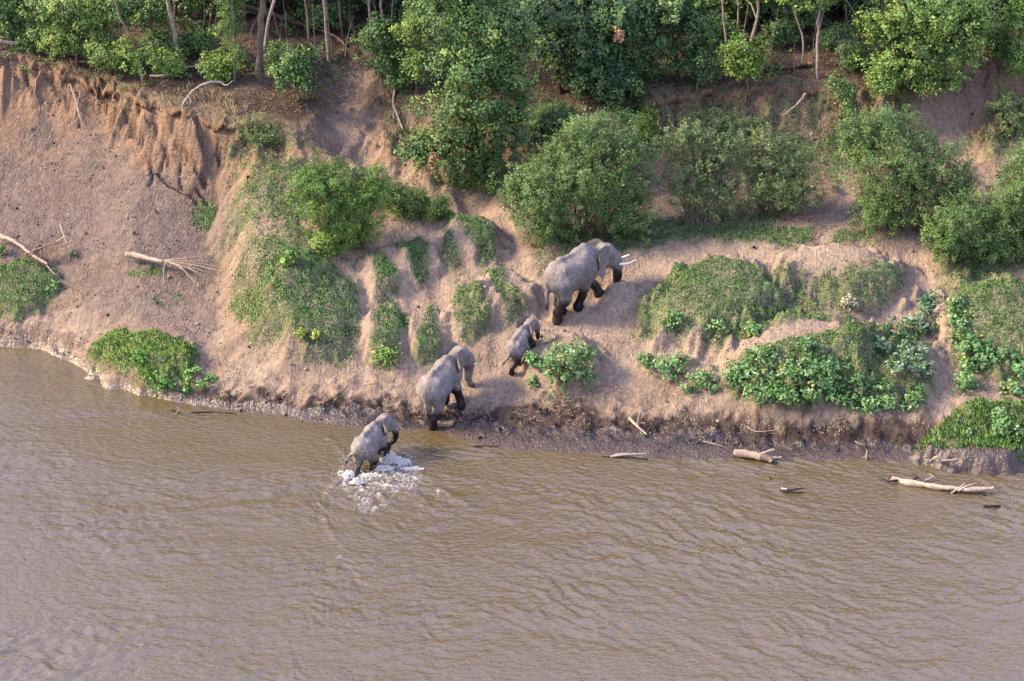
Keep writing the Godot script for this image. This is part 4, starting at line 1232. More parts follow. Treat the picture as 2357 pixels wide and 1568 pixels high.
func beds(list: Array) -> Array:
	var out := []
	for e in list:
		var p := ground(e[0], e[1])
		out.push_back([p + slope_at(p.x, p.z) * 0.1, Vector3(e[2] / 60.0, 0.3, e[3] / 56.0)])
	return out

# ---------------------------------------------------------------- dead wood
# bits: [part name, start radius, end radius, points of the view with height above the ground]
func wood(called: String, label: String, category: String, bits: Array, col: Color, group := "", wob := 0.5, face := false) -> Node3D:
	var g := ground(bits[0][3][0][0], bits[0][3][0][1])
	var t := thing(called, label, category, g, group)
	for e in bits:
		var src := PackedVector3Array()
		for p in e[3]:
			var q: Vector3
			if face: q = at_z(p[0], p[1], g.z + p[2])
			else:
				q = ground(p[0], p[1])
				if q.y < 0.0: q = at_y(p[0], p[1], 0.0)
				q += (eye - q).normalized() * (p[2] / 0.56)
			src.push_back(q - g)
		var b := MB.new()
		var cc: Color = e[4] if e.size() > 4 else col
		tube(b, bend(src, 0.14, maxf(e[1] * 0.25, 0.014)), e[1], e[2], 8 if e[1] > 0.03 else 5, cc, wob)
		put(b.mesh(), e[0], bark_mat(), t)
	return t

func build_wood() -> void:
	var D := "driftwood along the water's edge"
	var pale := Color(0.47, 0.385, 0.30)
	var grey := Color(0.40, 0.35, 0.30)
	var wet := Color(0.045, 0.035, 0.03)
	wood("driftwood_log", "long bleached log lying in the shallow water at right", "log", [["trunk", 0.115, 0.07, [[2052, 1104, 0.05], [2110, 1114, 0.1], [2180, 1124, 0.13], [2240, 1128, 0.14], [2287, 1124, 0.16]]], ["underside_root", 0.1, 0.05, [[2050, 1102, -0.02], [2100, 1116, -0.03], [2190, 1134, -0.03], [2270, 1139, 0.0]], wet], ["branch_stub", 0.045, 0.02, [[2205, 1130, 0.1], [2225, 1120, 0.3], [2248, 1112, 0.36]]], ["branch_stub", 0.03, 0.015, [[2190, 1136, 0.02], [2212, 1122, 0.25], [2222, 1112, 0.42]]], ["root", 0.05, 0.015, [[2070, 1106, 0.1], [2045, 1108, 0.12], [2022, 1098, 0.02]], wet], ["root", 0.04, 0.015, [[2090, 1108, 0.08], [2112, 1100, 0.12], [2100, 1088, 0.05]], wet], ["root", 0.04, 0.015, [[2130, 1106, 0.06], [2148, 1098, 0.16], [2140, 1090, 0.2]], grey]], pale, D)
	wood("driftwood_log", "bleached driftwood log with a dark broken root end at the mud edge", "log", [["trunk", 0.13, 0.15, [[1690, 1041, 0.12], [1725, 1046, 0.12], [1755, 1052, 0.12]]], ["root_end", 0.16, 0.09, [[1752, 1051, 0.12], [1768, 1056, 0.1], [1778, 1062, 0.06]], Color(0.2, 0.16, 0.13)], ["branch", 0.06, 0.045, [[1745, 1048, 0.16], [1765, 1040, 0.22], [1782, 1036, 0.25]], grey], ["branch", 0.045, 0.03, [[1760, 1052, 0.1], [1780, 1053, 0.1], [1800, 1053, 0.12]]]], pale, D)
	wood("driftwood_log", "flat grey driftwood half sunk beside the smooth mud, center right", "log", [["trunk", 0.06, 0.03, [[1405, 1052, 0.04], [1440, 1047, 0.12], [1488, 1044, 0.18]]], ["branch", 0.045, 0.02, [[1385, 1053, 0.0], [1440, 1052, 0.06], [1492, 1058, 0.0]], wet], ["branch", 0.04, 0.02, [[1410, 1050, 0.05], [1430, 1044, 0.1], [1452, 1046, 0.12]]]], grey, D)
	wood("forked_driftwood", "forked grey stump of driftwood standing in the mud above the shore", "driftwood", [["trunk", 0.06, 0.03, [[1448, 962, 0.1], [1465, 980, 0.12], [1488, 1000, 0.05]]], ["branch", 0.07, 0.035, [[1468, 982, 0.1], [1470, 965, 0.25], [1474, 950, 0.35]], Color(0.26, 0.21, 0.17)]], pale, D)
	wood("submerged_snag", "dark snag poking out of the rippled river below the shore log", "driftwood", [["branch", 0.05, 0.02, [[1803, 1130, 0.02], [1825, 1128, 0.1], [1855, 1124, 0.16]], wet], ["branch", 0.06, 0.03, [[1800, 1126, 0.0], [1812, 1126, 0.14]]], ["branch", 0.04, 0.02, [[1796, 1128, -0.02], [1810, 1132, 0.03], [1850, 1134, 0.0]], wet]], grey, D)
	wood("submerged_snag", "tiny dark twig tip above the river left of the snag", "driftwood", [["branch", 0.03, 0.012, [[1775, 1102, -0.03], [1770, 1097, 0.12]]]], wet, D)
	wood("submerged_snag", "black wet snag breaking the water below the long log", "driftwood", [["branch", 0.06, 0.03, [[2265, 1166, 0.0], [2285, 1165, 0.08], [2305, 1166, 0.02]]]], wet, D)
	wood("driftwood_branch", "thin dark stick stranded where the mud meets water, center", "stick", [["branch", 0.03, 0.012, [[1088, 1028, 0.03], [1105, 1028, 0.05], [1150, 1026, 0.02]]]], wet, D)
	wood("driftwood_branch", "tufted dead stalk rising from the water left of the mud shore", "stick", [["branch", 0.02, 0.01, [[405, 952, 0.0], [408, 945, 0.3], [406, 936, 0.5]]], ["branch", 0.015, 0.008, [[408, 950, 0.0], [412, 944, 0.35], [408, 938, 0.4]]], ["branch", 0.03, 0.01, [[392, 944, 0.0], [400, 945, 0.06], [416, 950, 0.0]], wet]], pale, D)
	wood("driftwood_branch", "long black stick floating flat near the left mud shore", "stick", [["branch", 0.03, 0.015, [[440, 950, 0.02], [490, 949, 0.03], [545, 952, 0.01]]]], wet, D)
	wood("driftwood_branch", "pale roots and branch lying under the lower right grass bank", "branch", [["branch", 0.035, 0.02, [[2155, 1058, 0.15], [2180, 1060, 0.2], [2205, 1056, 0.25]]], ["root", 0.04, 0.015, [[2160, 1055, 0.25], [2150, 1052, 0.1], [2140, 1066, 0.0]]], ["root", 0.03, 0.012, [[2163, 1050, 0.3], [2145, 1058, 0.1], [2132, 1064, 0.02]], grey]], pale, D)
	wood("driftwood_branch", "small upright pale stick on the mud left of the lower right bank", "stick", [["branch", 0.03, 0.02, [[1994, 1058, 0.0], [1996, 1046, 0.15], [1996, 1036, 0.25]]], ["branch", 0.015, 0.008, [[1996, 1046, 0.12], [1986, 1056, 0.02]]], ["branch", 0.015, 0.008, [[1996, 1046, 0.12], [2006, 1056, 0.02]]]], pale, D)
	wood("driftwood_branch", "short tan stick on the dark mud left of the root-ended log", "stick", [["branch", 0.025, 0.012, [[1618, 1016, 0.04], [1650, 1024, 0.06], [1672, 1030, 0.03]]]], pale, D)
	wood("driftwood_branch", "tan splinter of wood on mud, right of the root-ended log", "stick", [["branch", 0.03, 0.012, [[1968, 1016, 0.04], [1985, 1024, 0.06]]]], pale, D)
	wood("driftwood_branch", "curved pale root lying on the low bank under the creeper mass", "root", [["branch", 0.025, 0.012, [[1722, 982, 0.03], [1740, 994, 0.05], [1782, 990, 0.04]]]], pale, D)
	# the slumped bowl
	var B := "dead branches in the slumped bowl"
	var bits := [["trunk", 0.13, 0.07, [[291, 584, 0.25], [325, 592, 0.28], [372, 602, 0.3]]]]
	var tips := [[520, 627, 0.15], [500, 585, 0.3], [470, 580, 0.3], [498, 648, 0.1], [470, 600, 0.35], [452, 650, 0.1], [512, 600, 0.25], [480, 630, 0.2], [376, 655, 0.1], [420, 620, 0.1], [440, 590, 0.4], [505, 615, 0.3], [462, 662, 0.05]]
	for k in tips.size():
		var e: Array = tips[k]
		var st := [368 + k * 2, 600, 0.3]
		var mid := [lerpf(st[0], e[0], 0.5) + rng.randf_range(-8, 8), lerpf(st[1], e[1], 0.35), 0.3]
		bits.push_back(["branch", 0.032 if k < 6 else 0.022, 0.008, [st, mid, e]])
		if k < 8: bits.push_back(["twig", 0.014, 0.006, [mid, [lerpf(mid[0], e[0], 0.6) + 8, lerpf(mid[1], e[1], 0.6) + rng.randf_range(-16, 16), 0.25]]])
	wood("dead_branch", "pale fallen dead branch with a fan of bare twigs in the bowl", "branch", bits, DEADWOOD, B, 0.25)
	wood("dead_pole", "weathered pale pole sloping down from the left edge of the view", "branch", [["trunk", 0.09, 0.055, [[-20, 538, 0.4], [30, 555, 0.4], [80, 590, 0.35], [108, 608, 0.3]]]], DEADWOOD, B)
	wood("dead_pole", "darker thin pole lying downhill of the left grassy hump", "branch", [["trunk", 0.055, 0.02, [[120, 634, 0.2], [150, 650, 0.12], [200, 676, 0.06]]], ["branch", 0.02, 0.01, [[135, 645, 0.15], [160, 660, 0.06], [180, 668, 0.04]]], ["branch", 0.025, 0.01, [[108, 612, 0.35], [128, 632, 0.4], [140, 618, 0.5]], pale]], Color(0.27, 0.21, 0.16), B)
	var rb := [["root", 0.06, 0.03, [[60, 585, 0.2], [95, 570, 0.5], [145, 555, 0.6]]], ["root", 0.04, 0.015, [[95, 570, 0.5], [80, 590, 0.2], [100, 610, 0.05]]], ["root", 0.035, 0.015, [[138, 517, 0.5], [148, 545, 0.5], [158, 580, 0.15]], pale], ["root", 0.03, 0.012, [[148, 545, 0.5], [125, 560, 0.3], [128, 572, 0.2]], pale], ["root", 0.03, 0.01, [[158, 562, 0.3], [162, 578, 0.2], [155, 600, 0.05]], pale]]
	for k in 14: rb.push_back(["root", 0.022, 0.008, [[70 + k * 6, 580 - k * 2, 0.45], [72 + k * 6 + rng.randf_range(-8, 8), 590, 0.3], [74 + k * 6 + rng.randf_range(-14, 14), 606, 0.03]]])
	wood("root_tangle", "tangled dead root ball on the bare slope, left side", "roots", rb, Color(0.24, 0.17, 0.12), B)
	var R := "roots hanging from the undercut cliff"
	wood("hanging_root", "longest pale root dangling down the undercut at left", "root", [["root", 0.035, 0.022, [[162, 195, 0.09], [178, 245, 0.09], [180, 270, 0.10], [156, 293, 0.12]]], ["root", 0.015, 0.008, [[160, 190, 0.09], [150, 215, 0.09]]]], pale, R, 0.2)
	wood("hanging_root", "pair of pale twisting roots beside the longest root", "root", [["root", 0.022, 0.012, [[182, 208, 0.09], [184, 222, 0.09], [173, 240, 0.10], [172, 272, 0.12]]], ["root", 0.02, 0.012, [[175, 245, 0.09], [184, 270, 0.10], [188, 292, 0.12]]]], pale, R, 0.2)
	wood("hanging_root", "thin wavering root on the cliff left of the undercut", "root", [["root", 0.014, 0.007, [[80, 180, 0.07], [82, 200, 0.09], [78, 215, 0.09], [88, 240, 0.10], [90, 255, 0.12]]]], pale, R, 0.2)
	wood("hanging_root", "short thick root curling from the cliff top near the left corner", "root", [["root", 0.03, 0.015, [[80, 138, 0.06], [70, 150, 0.09], [66, 168, 0.10]]]], pale, R, 0.2)
	wood("hanging_root", "long grey root snaking down the red face right of the gully", "root", [["root", 0.06, 0.04, [[900, 178, 0.03], [908, 205, 0.06], [905, 240, 0.09], [915, 265, 0.12], [926, 295, 0.14]]], ["root", 0.025, 0.012, [[904, 215, 0.06], [912, 200, 0.03], [906, 190, 0.03]]], ["root", 0.025, 0.01, [[908, 255, 0.10], [905, 268, 0.12], [914, 276, 0.14]]]], grey, R, 0.3)
	# the forest edge
	var F := "fallen wood at the forest edge"
	wood("fallen_branch", "white crooked branch drooping over the clifftop grass", "branch", [["branch", 0.06, 0.04, [[512, 190, 0.25], [480, 190, 0.45], [450, 204, 0.35], [432, 222, 0.25], [420, 242, 0.1]]], ["twig", 0.02, 0.01, [[432, 222, 0.25], [440, 232, 0.15], [436, 242, 0.05]]], ["twig", 0.03, 0.015, [[508, 190, 0.25], [522, 196, 0.3], [536, 186, 0.5]]]], Color(0.5, 0.46, 0.42), F)
	wood("fallen_branch", "pale arched branch lying behind the slim lime-footed tree", "branch", [["branch", 0.055, 0.035, [[345, 175, 0.12], [390, 172, 0.25], [430, 155, 0.4], [480, 148, 0.5]]]], Color(0.42, 0.38, 0.34), F)
	wood("fallen_branch", "straight tan log flat on the ground by the left cliff top", "log", [["branch", 0.06, 0.05, [[175, 143, 0.08], [215, 143, 0.1], [260, 141, 0.08]]]], Color(0.36, 0.25, 0.16), F)
	wood("fallen_branch", "long dark red fallen trunk slanting down through the forest", "log", [["trunk", 0.09, 0.05, [[545, 5, 0.9], [650, 42, 0.6], [760, 78, 0.3], [795, 105, 0.1]]], ["branch", 0.04, 0.02, [[650, 42, 0.6], [600, 10, 1.3]]]], Color(0.2, 0.13, 0.11), F)
	wood("fallen_branch", "bowed pale limb over the cliff edge in the left corner", "branch", [["branch", 0.09, 0.06, [[-20, 88, 0.6], [25, 100, 0.5], [65, 93, 0.5], [100, 78, 0.7], [135, 55, 1.0]]]], Color(0.36, 0.31, 0.26), F)
	wood("fallen_branch", "dark fallen log with an orange broken end behind the cliff edge", "log", [["trunk", 0.1, 0.1, [[1765, 158, 0.1], [1820, 156, 0.1], [1855, 148, 0.12]]], ["broken_end", 0.1, 0.08, [[1850, 149, 0.12], [1866, 147, 0.12]], Color(0.4, 0.2, 0.08)]], Color(0.09, 0.065, 0.055), F)
	wood("fallen_branch", "grey dead branch sliding down the broken cliff, right half", "branch", [["branch", 0.06, 0.03, [[1855, 215, 0.3], [1835, 240, 0.3], [1800, 268, 0.2]]], ["twig", 0.02, 0.01, [[1835, 240, 0.3], [1865, 232, 0.3]]]], Color(0.34, 0.29, 0.25), F)
	wood("fallen_branch", "bent pale vine lying under the great creeper-hung tree", "branch", [["branch", 0.03, 0.022, [[1012, 375, 0.5], [1030, 398, 0.35], [1055, 410, 0.2], [1078, 413, 0.15]]]], Color(0.42, 0.38, 0.33), F)
	wood("fallen_branch", "crooked pale root leaning out from the broken cliff", "root", [["root", 0.035, 0.02, [[2035, 220, 0.2], [2028, 238, 0.3], [2010, 246, 0.3]]]], Color(0.4, 0.33, 0.27), F)
	wood("fallen_branch", "thin reddish stick across the bend of the sandy track", "stick", [["branch", 0.03, 0.015, [[1870, 548, 0.05], [1895, 522, 0.08], [1928, 520, 0.05]]]], Color(0.22, 0.13, 0.09), F)
	var tw := []
	for k in 12:
		var a := Vector2(1690, 420) + Vector2(rng.randf_range(-50, 20), rng.randf_range(-30, 40))
		var e := a + Vector2(rng.randf_range(-55, 45), rng.randf_range(-30, 40))
		tw.push_back(["twig", 0.012, 0.006, [[a.x, a.y, rng.randf_range(0.2, 0.8)], [(a.x + e.x) * 0.5, (a.y + e.y) * 0.5 - 8, rng.randf_range(0.2, 0.8)], [e.x, e.y, rng.randf_range(0.0, 0.6)]]])
	tw[0] = ["branch", 0.014, 0.008, [[1650, 470, 0.0], [1670, 440, 0.7], [1700, 400, 0.9]]]
	var g := ground(1650, 520)
	for e in tw:
		for p in e[3]: p[2] = rng.randf_range(0.5, 1.05)
	tw[0][3][0][2] = 0.0
	wood("dead_twigs", "bleached tangle of dead twigs in the lean shrub", "dead branch", tw, Color(0.36, 0.31, 0.26), F, 0.2, true)

# ---------------------------------------------------------------- elephants
# bones: [from, radius, to, radius, squeeze of the width]
func body_mesh(bones: Array, cell: float, kk: float, paint: Callable) -> ArrayMesh:
	var lo := Vector3(1e9, 1e9, 1e9)
	var hi := -lo
	for e in bones:
		var m: float = maxf(e[1], e[3]) + 4.0 * cell
		for p in [e[0], e[2]]:
			lo = lo.min(p - Vector3(m, m, m)); hi = hi.max(p + Vector3(m, m, m))
	var nx := int((hi.x - lo.x) / cell) + 1
	var ny := int((hi.y - lo.y) / cell) + 1
	var nz := int((hi.z - lo.z) / cell) + 1
	var S := PackedFloat32Array()
	S.resize(nx * ny * nz)
	var reach := 3.6 / kk
	for e in bones:
		var a: Vector3 = e[0]
		var c: Vector3 = e[2]
		var ra: float = e[1]
		var rb: float = e[3]
		var sq: float = 1.0 / e[4]
		var ab := c - a
		ab.z *= sq
		var inv := 1.0 / maxf(ab.length_squared(), 1e-8)
		var m := maxf(ra, rb) + reach
		var p0 := a.min(c) - Vector3(m, m, m * e[4])
		var p1 := a.max(c) + Vector3(m, m, m * e[4])
		var x0 := maxi(0, int((p0.x - lo.x) / cell))
		var x1 := mini(nx - 1, int((p1.x - lo.x) / cell) + 1)
		var y0 := maxi(0, int((p0.y - lo.y) / cell))
		var y1 := mini(ny - 1, int((p1.y - lo.y) / cell) + 1)
		var z0 := maxi(0, int((p0.z - lo.z) / cell))
		var z1 := mini(nz - 1, int((p1.z - lo.z) / cell) + 1)
		var dr := rb - ra
		for ix in range(x0, x1 + 1):
			var px := lo.x + ix * cell - a.x
			for iy in range(y0, y1 + 1):
				var py := lo.y + iy * cell - a.y
				var row := (ix * ny + iy) * nz
				var dxy := px * ab.x + py * ab.y
				for iz in range(z0, z1 + 1):
					var pz := (lo.z + iz * cell - a.z) * sq
					var t := clampf((dxy + pz * ab.z) * inv, 0.0, 1.0)
					var qx := px - ab.x * t
					var qy := py - ab.y * t
					var qz := pz - ab.z * t
					var d := sqrt(qx * qx + qy * qy + qz * qz) - ra - dr * t
					if d < reach: S[row + iz] += exp(-d * kk)
	var v := PackedVector3Array()
	var cnt := PackedInt32Array()
	var at := {}
	var quads := PackedInt32Array()
	var sx := ny * nz
	var sy := nz
	for ix in range(1, nx - 1):
		for iy in range(1, ny - 1):
			var row := (ix * ny + iy) * nz
			for iz in range(1, nz - 1):
				var k := row + iz
				var s0 := S[k]
				var in0 := s0 > 1.0
				for ax in 3:
					var kb := k + (sx if ax == 0 else (sy if ax == 1 else 1))
					var s1 := S[kb]
					if (s1 > 1.0) == in0: continue
					var d0 := -log(maxf(s0, 0.02))
					var d1 := -log(maxf(s1, 0.02))
					var t := d0 / (d0 - d1)
					var p := Vector3(ix, iy, iz)
					p[ax] += t
					var o1 := sy if ax == 0 else (1 if ax == 1 else sx)
					var o2 := 1 if ax == 0 else (sx if ax == 1 else sy)
					var cells := [k, k - o1, k - o1 - o2, k - o2]
					for cc in cells:
						if not at.has(cc):
							at[cc] = v.size()
							v.push_back(Vector3.ZERO); cnt.push_back(0)
						var q: int = at[cc]
						v[q] += p
						cnt[q] += 1
					var i0: int = at[cells[0]]
					var i1: int = at[cells[1]]
					var i2: int = at[cells[2]]
					var i3: int = at[cells[3]]
					if in0: quads.append_array(PackedInt32Array([i0, i2, i1, i0, i3, i2]))
					else: quads.append_array(PackedInt32Array([i0, i1, i2, i0, i2, i3]))
	var n := PackedVector3Array()
	n.resize(v.size())
	for k in v.size(): v[k] = lo + v[k] / cnt[k] * cell
	for k in range(0, quads.size(), 3):
		var a := v[quads[k]]
		var f := (v[quads[k + 2]] - a).cross(v[quads[k + 1]] - a)
		n[quads[k]] += f; n[quads[k + 1]] += f; n[quads[k + 2]] += f
	var b := MB.new()
	b.v = v
	for k in n.size(): n[k] = n[k].normalized()
	b.n = n
	for k in v.size():    # folds of loose skin
		var p := v[k] / cell
		v[k] += n[k] * cell * (0.42 * nz2.get_noise_3d(p.x * 4.6, p.y * 1.3 + p.x * 1.2, p.z * 4.6))
	b.v = v
	var wet := PackedByteArray()
	wet.resize(v.size())
	for k in v.size():
		var col: Color = paint.call(v[k], n[k])
		wet[k] = 1 if col.a > 0.5 else 0
		b.c.push_back(Color(col.r, col.g, col.b))
	var di := PackedInt32Array()
	var wi := PackedInt32Array()
	for k in range(0, quads.size(), 3):
		var w := wet[quads[k]] + wet[quads[k + 1]] + wet[quads[k + 2]]
		var tri := PackedInt32Array([quads[k], quads[k + 1], quads[k + 2]])
		if w >= 2: wi.append_array(tri)
		else: di.append_array(tri)
	var am := ArrayMesh.new()
	b.i = di
	return_ears(b, am, wi)
	return am

var ear_list := []
func return_ears(b: MB, am: ArrayMesh, wi: PackedInt32Array) -> void:
	# the ears, thin curved flaps growing out of the head, close the dry skin
	var keep := b.i
	for e in ear_list:
		b.i = keep
		ear(b, e[0], e[1], e[2], e[3], e[4])
		keep = b.i
	b.i = keep
	b.add(am)
	if wi.size() > 0:
		b.i = wi
		b.add(am)

const EAR := [[0.02, 0.08], [-0.03, 0.125], [-0.09, 0.14], [-0.15, 0.115], [-0.20, 0.05], [-0.215, -0.03], [-0.195, -0.11], [-0.15, -0.18], [-0.10, -0.24], [-0.055, -0.29], [-0.03, -0.24], [-0.005, -0.15], [0.02, -0.08], [0.03, 0.0]]

func ear(b: MB, root: Vector3, side: float, flare: float, H: float, droop: float) -> void:
	var back := Vector3(-cos(flare), 0, side * sin(flare))
	var up := Vector3(0.18, 1, -side * droop).normalized()
	var out := up.cross(back) * -side
	if out.z * side < 0: out = -out
	var poly := PackedVector2Array()
	var m := EAR.size()
	for k in m:
		for s in 2:
			var a := Vector2(EAR[(k + m - 1) % m][0], EAR[(k + m - 1) % m][1])
			var p := Vector2(EAR[k][0], EAR[k][1])
			var q := Vector2(EAR[(k + 1) % m][0], EAR[(k + 1) % m][1])
			var r := Vector2(EAR[(k + 2) % m][0], EAR[(k + 2) % m][1])
			poly.push_back(p.cubic_interpolate(q, a, r, s * 0.5))
	var c2 := Vector2(-0.08, -0.03)
	var R := 5
	var M := poly.size()
	for face in 2:
		var sgn := 1.0 if face == 0 else -1.0
		var first := b.v.size()
		for r in R + 1:
			for k in M:
				var f := float(r) / R
				var p := c2.lerp(poly[k], f)
				var th := 0.012 * sqrt(maxf(0.0, 1.0 - f * f)) + 0.002
				var u := -p.x
				var bow := 0.30 * u * u / 0.2 - 0.9 * maxf(0.0, u - 0.14) * maxf(0.0, u - 0.14) / 0.06
				bow += 0.05 * sin(p.y * 22.0) * u + 0.010 * nz1.get_noise_2d(p.x * 260.0, p.y * 260.0 + side * 40.0)
				var w := root + (back * (u * 1.3) + up * (p.y * 1.2) - out * bow + out * (sgn * th)) * H
				var g := 1.0 + 0.3 * nz2.get_noise_3d(w.x * 30.0, w.y * 30.0, w.z * 30.0)
				var col := Color(0.25 * g, 0.222 * g, 0.202 * g)
				if face == 1: col = Color(0.215 * g, 0.185 * g, 0.165 * g)
				b.vert(w, (out * sgn + back * 0.5 * u * sgn + up * 0.1).normalized(), col)
		for r in R:
			for k in M:
				var a0 := first + r * M + k
				var a1 := first + r * M + (k + 1) % M
				if (sgn > 0) != (side > 0):
					b.tri(a0, a0 + M, a1); b.tri(a1, a0 + M, a1 + M)
				else:
					b.tri(a0, a1, a0 + M); b.tri(a1, a1 + M, a0 + M)

# feet: [right front, left front, right hind, left hind], each [across, down, lift, bend]; bend > 0 folds the front wrist back
func elephant(label: String, H: float, mid: Array, yaw: float, feet: Array, trunk: Array, tail: Array, o: Dictionary) -> void:
	var g: Vector3 = ground(mid[0], mid[1])
	if o.has("bed"): g = at_y(mid[0], mid[1], 0.0) + Vector3(0, o.bed, 0)
	var f := Vector3(cos(yaw), 0, -sin(yaw))
	var ahead := g + f * H * 0.3
	var behind := g - f * H * 0.33
	var pitch: float = atan2(hgt(ahead.x, ahead.z) - hgt(behind.x, behind.z), H * 0.63) * 0.75
	pitch = o.get("pitch", pitch)
	var right := Vector3(sin(yaw), 0, cos(yaw))
	var bs := Basis(f, Vector3.UP, right)
	var t := thing("elephant", label, "elephant", g, "elephant family crossing the river")
	t.basis = bs
	var cp := cos(pitch)
	var sp := sin(pitch)
	var B := func(x: float, y: float, z: float) -> Vector3:   # body frame: tilts with the slope about the hips' middle
		var yy := y - 0.45
		x *= 0.82
		return Vector3(x * cp - yy * sp * 0.8, 0.45 + x * sp + yy * cp, z) * H
	var bones := []
	var add := func(a: Vector3, ra: float, c: Vector3, rb: float, sq := 1.0) -> void: bones.push_back([a, ra * H, c, rb * H, sq])
	# barrel, hips, shoulders, spine
	add.call(B.call(-0.30, 0.650, 0), 0.250, B.call(0.10, 0.625, 0), 0.262, 0.87)
	add.call(B.call(-0.12, 0.62, 0), 0.250, B.call(0.18, 0.63, 0), 0.235, 0.88)
	add.call(B.call(-0.40, 0.72, 0.0), 0.165, B.call(-0.30, 0.70, 0), 0.205, 0.92)
	add.call(B.call(-0.42, 0.66, 0.07), 0.130, B.call(-0.42, 0.66, -0.07), 0.130, 1.0)
	add.call(B.call(-0.32, 0.80, 0.13), 0.07, B.call(-0.32, 0.80, -0.13), 0.07, 1.0)
	add.call(B.call(0.22, 0.71, 0), 0.205, B.call(0.30, 0.69, 0), 0.175, 0.95)
	add.call(B.call(0.20, 0.82, 0.08), 0.08, B.call(0.26, 0.62, 0.14), 0.10, 1.0)
	add.call(B.call(0.20, 0.82, -0.08), 0.08, B.call(0.26, 0.62, -0.14), 0.10, 1.0)
	add.call(B.call(-0.52, 0.79, 0), 0.040, B.call(-0.28, 0.935, 0), 0.030, 0.9)
	add.call(B.call(-0.28, 0.935, 0), 0.030, B.call(0.06, 0.905, 0), 0.030, 0.9)
	add.call(B.call(0.06, 0.905, 0), 0.030, B.call(0.28, 0.93, 0), 0.055, 0.9)
	# neck and head
	var hy: float = o.get("hy", 0.0)
	var ch := cos(deg_to_rad(o.get("turn", 0.0)))
	var sh := sin(deg_to_rad(o.get("turn", 0.0)))
	var E := func(x: float, y: float, z: float) -> Vector3:   # head frame, turned on the neck towards the right
		var dx := (x - 0.46) * 1.24
		return B.call(0.51 + dx * ch - z * 1.3 * sh, 0.83 + (y - 0.83) * 1.06 + hy, dx * 0.82 * sh + z * 1.1 * ch)
	add.call(B.call(0.28, 0.76, 0), 0.165, E.call(0.50, 0.80, 0), 0.125, 0.85)
	add.call(B.call(0.30, 0.88, 0), 0.07, E.call(0.50, 0.88, 0), 0.075, 0.85)
	add.call(E.call(0.55, 0.85, 0), 0.139, E.call(0.64, 0.85, 0), 0.129, 0.95)
	add.call(E.call(0.60, 0.945, 0.045), 0.056, E.call(0.60, 0.945, -0.045), 0.056, 1.0)
	add.call(E.call(0.66, 0.88, 0), 0.096, E.call(0.765, 0.72, 0), 0.083, 0.95)
	add.call(E.call(0.66, 0.86, 0.07), 0.046, E.call(0.74, 0.70, 0.06), 0.040, 1.0)
	add.call(E.call(0.66, 0.86, -0.07), 0.046, E.call(0.74, 0.70, -0.06), 0.040, 1.0)
	add.call(E.call(0.59, 0.75, 0.05), 0.076, E.call(0.71, 0.68, 0.058), 0.039, 1.0)
	add.call(E.call(0.59, 0.75, -0.05), 0.076, E.call(0.71, 0.68, -0.058), 0.039, 1.0)
	add.call(E.call(0.60, 0.67, 0), 0.050, E.call(0.70, 0.625, 0), 0.024, 1.0)
	# trunk
	var rr := [0.088, 0.070, 0.056, 0.045, 0.036, 0.030, 0.028]
	var tb0: Vector3 = E.call(trunk[0][0] + 0.02, trunk[0][1], 0.0)
	var ahd := Vector3(ch, 0, sh)
	for k in trunk.size() - 1:
		var p: Array = trunk[k]
		var q: Array = trunk[k + 1]
		var pa: Vector3 = tb0 + (ahd * (p[0] - trunk[0][0]) + Vector3(0, p[1] - trunk[0][1], 0)) * H
		var pb: Vector3 = tb0 + (ahd * (q[0] - trunk[0][0]) + Vector3(0, q[1] - trunk[0][1], 0)) * H
		add.call(pa, rr[k], pb, rr[k + 1], 1.0)
	# legs
	var inv := bs.inverse()
	var foot_y := []
	for k in 4:
		var e: Array = feet[k]
		var w: Vector3
		if o.has("bed"): w = at_y(e[0], e[1], 0.0) + Vector3(0, o.bed, 0)
		else: w = ground(e[0], e[1])
		var p: Vector3 = inv * (w - g) / H
		p.y += e[2]
		var side := 1.0 if k % 2 == 0 else -1.0
		foot_y.push_back(p.y)
		var fold: float = e[3]
		var ft := p + Vector3(0, 0.045, 0)
		if k < 2:
			var top: Vector3 = B.call(0.25, 0.62, side * 0.125) / H
			var elbow := top.lerp(ft, 0.40) + Vector3(-0.025, 0, side * 0.015)
			var wrist := top.lerp(ft, 0.74) + Vector3(0.02 + 0.20 * fold, 0.10 * fold, 0)
			add.call(top * H, 0.105, elbow * H, 0.076)
			add.call(elbow * H, 0.076, wrist * H, 0.054)
			add.call(wrist * H, 0.054, (ft + Vector3(0, 0.03, 0)) * H, 0.053)
			if fold > 0.2: add.call((ft + Vector3(-0.02, 0.0, 0)) * H, 0.066, (ft + Vector3(-0.035, -0.03, 0)) * H, 0.062)
			else:
				add.call(ft * H, 0.056, (ft + Vector3(0.0, -0.01, 0)) * H, 0.066)
				add.call((ft + Vector3(0.04, -0.012, 0)) * H, 0.045, (ft + Vector3(0.03, -0.012, 0)) * H, 0.045)
		else:
			var top: Vector3 = B.call(-0.33, 0.62, side * 0.13) / H
			var knee := top.lerp(ft, 0.46) + Vector3(0.055 + 0.05 * fold, 0, side * 0.01)
			var hock := top.lerp(ft, 0.78) + Vector3(-0.025 - 0.03 * fold, 0.02 * fold, 0)
			add.call(top * H, 0.150, knee * H, 0.085)
			add.call(knee * H, 0.085, hock * H, 0.054)
			add.call(hock * H, 0.054, (ft + Vector3(0, 0.02, 0)) * H, 0.052)
			add.call(ft * H, 0.054, (ft + Vector3(0.0, -0.012, 0)) * H, 0.063)
			add.call((ft + Vector3(0.042, -0.014, 0)) * H, 0.043, (ft + Vector3(0.035, -0.014, 0)) * H, 0.043)
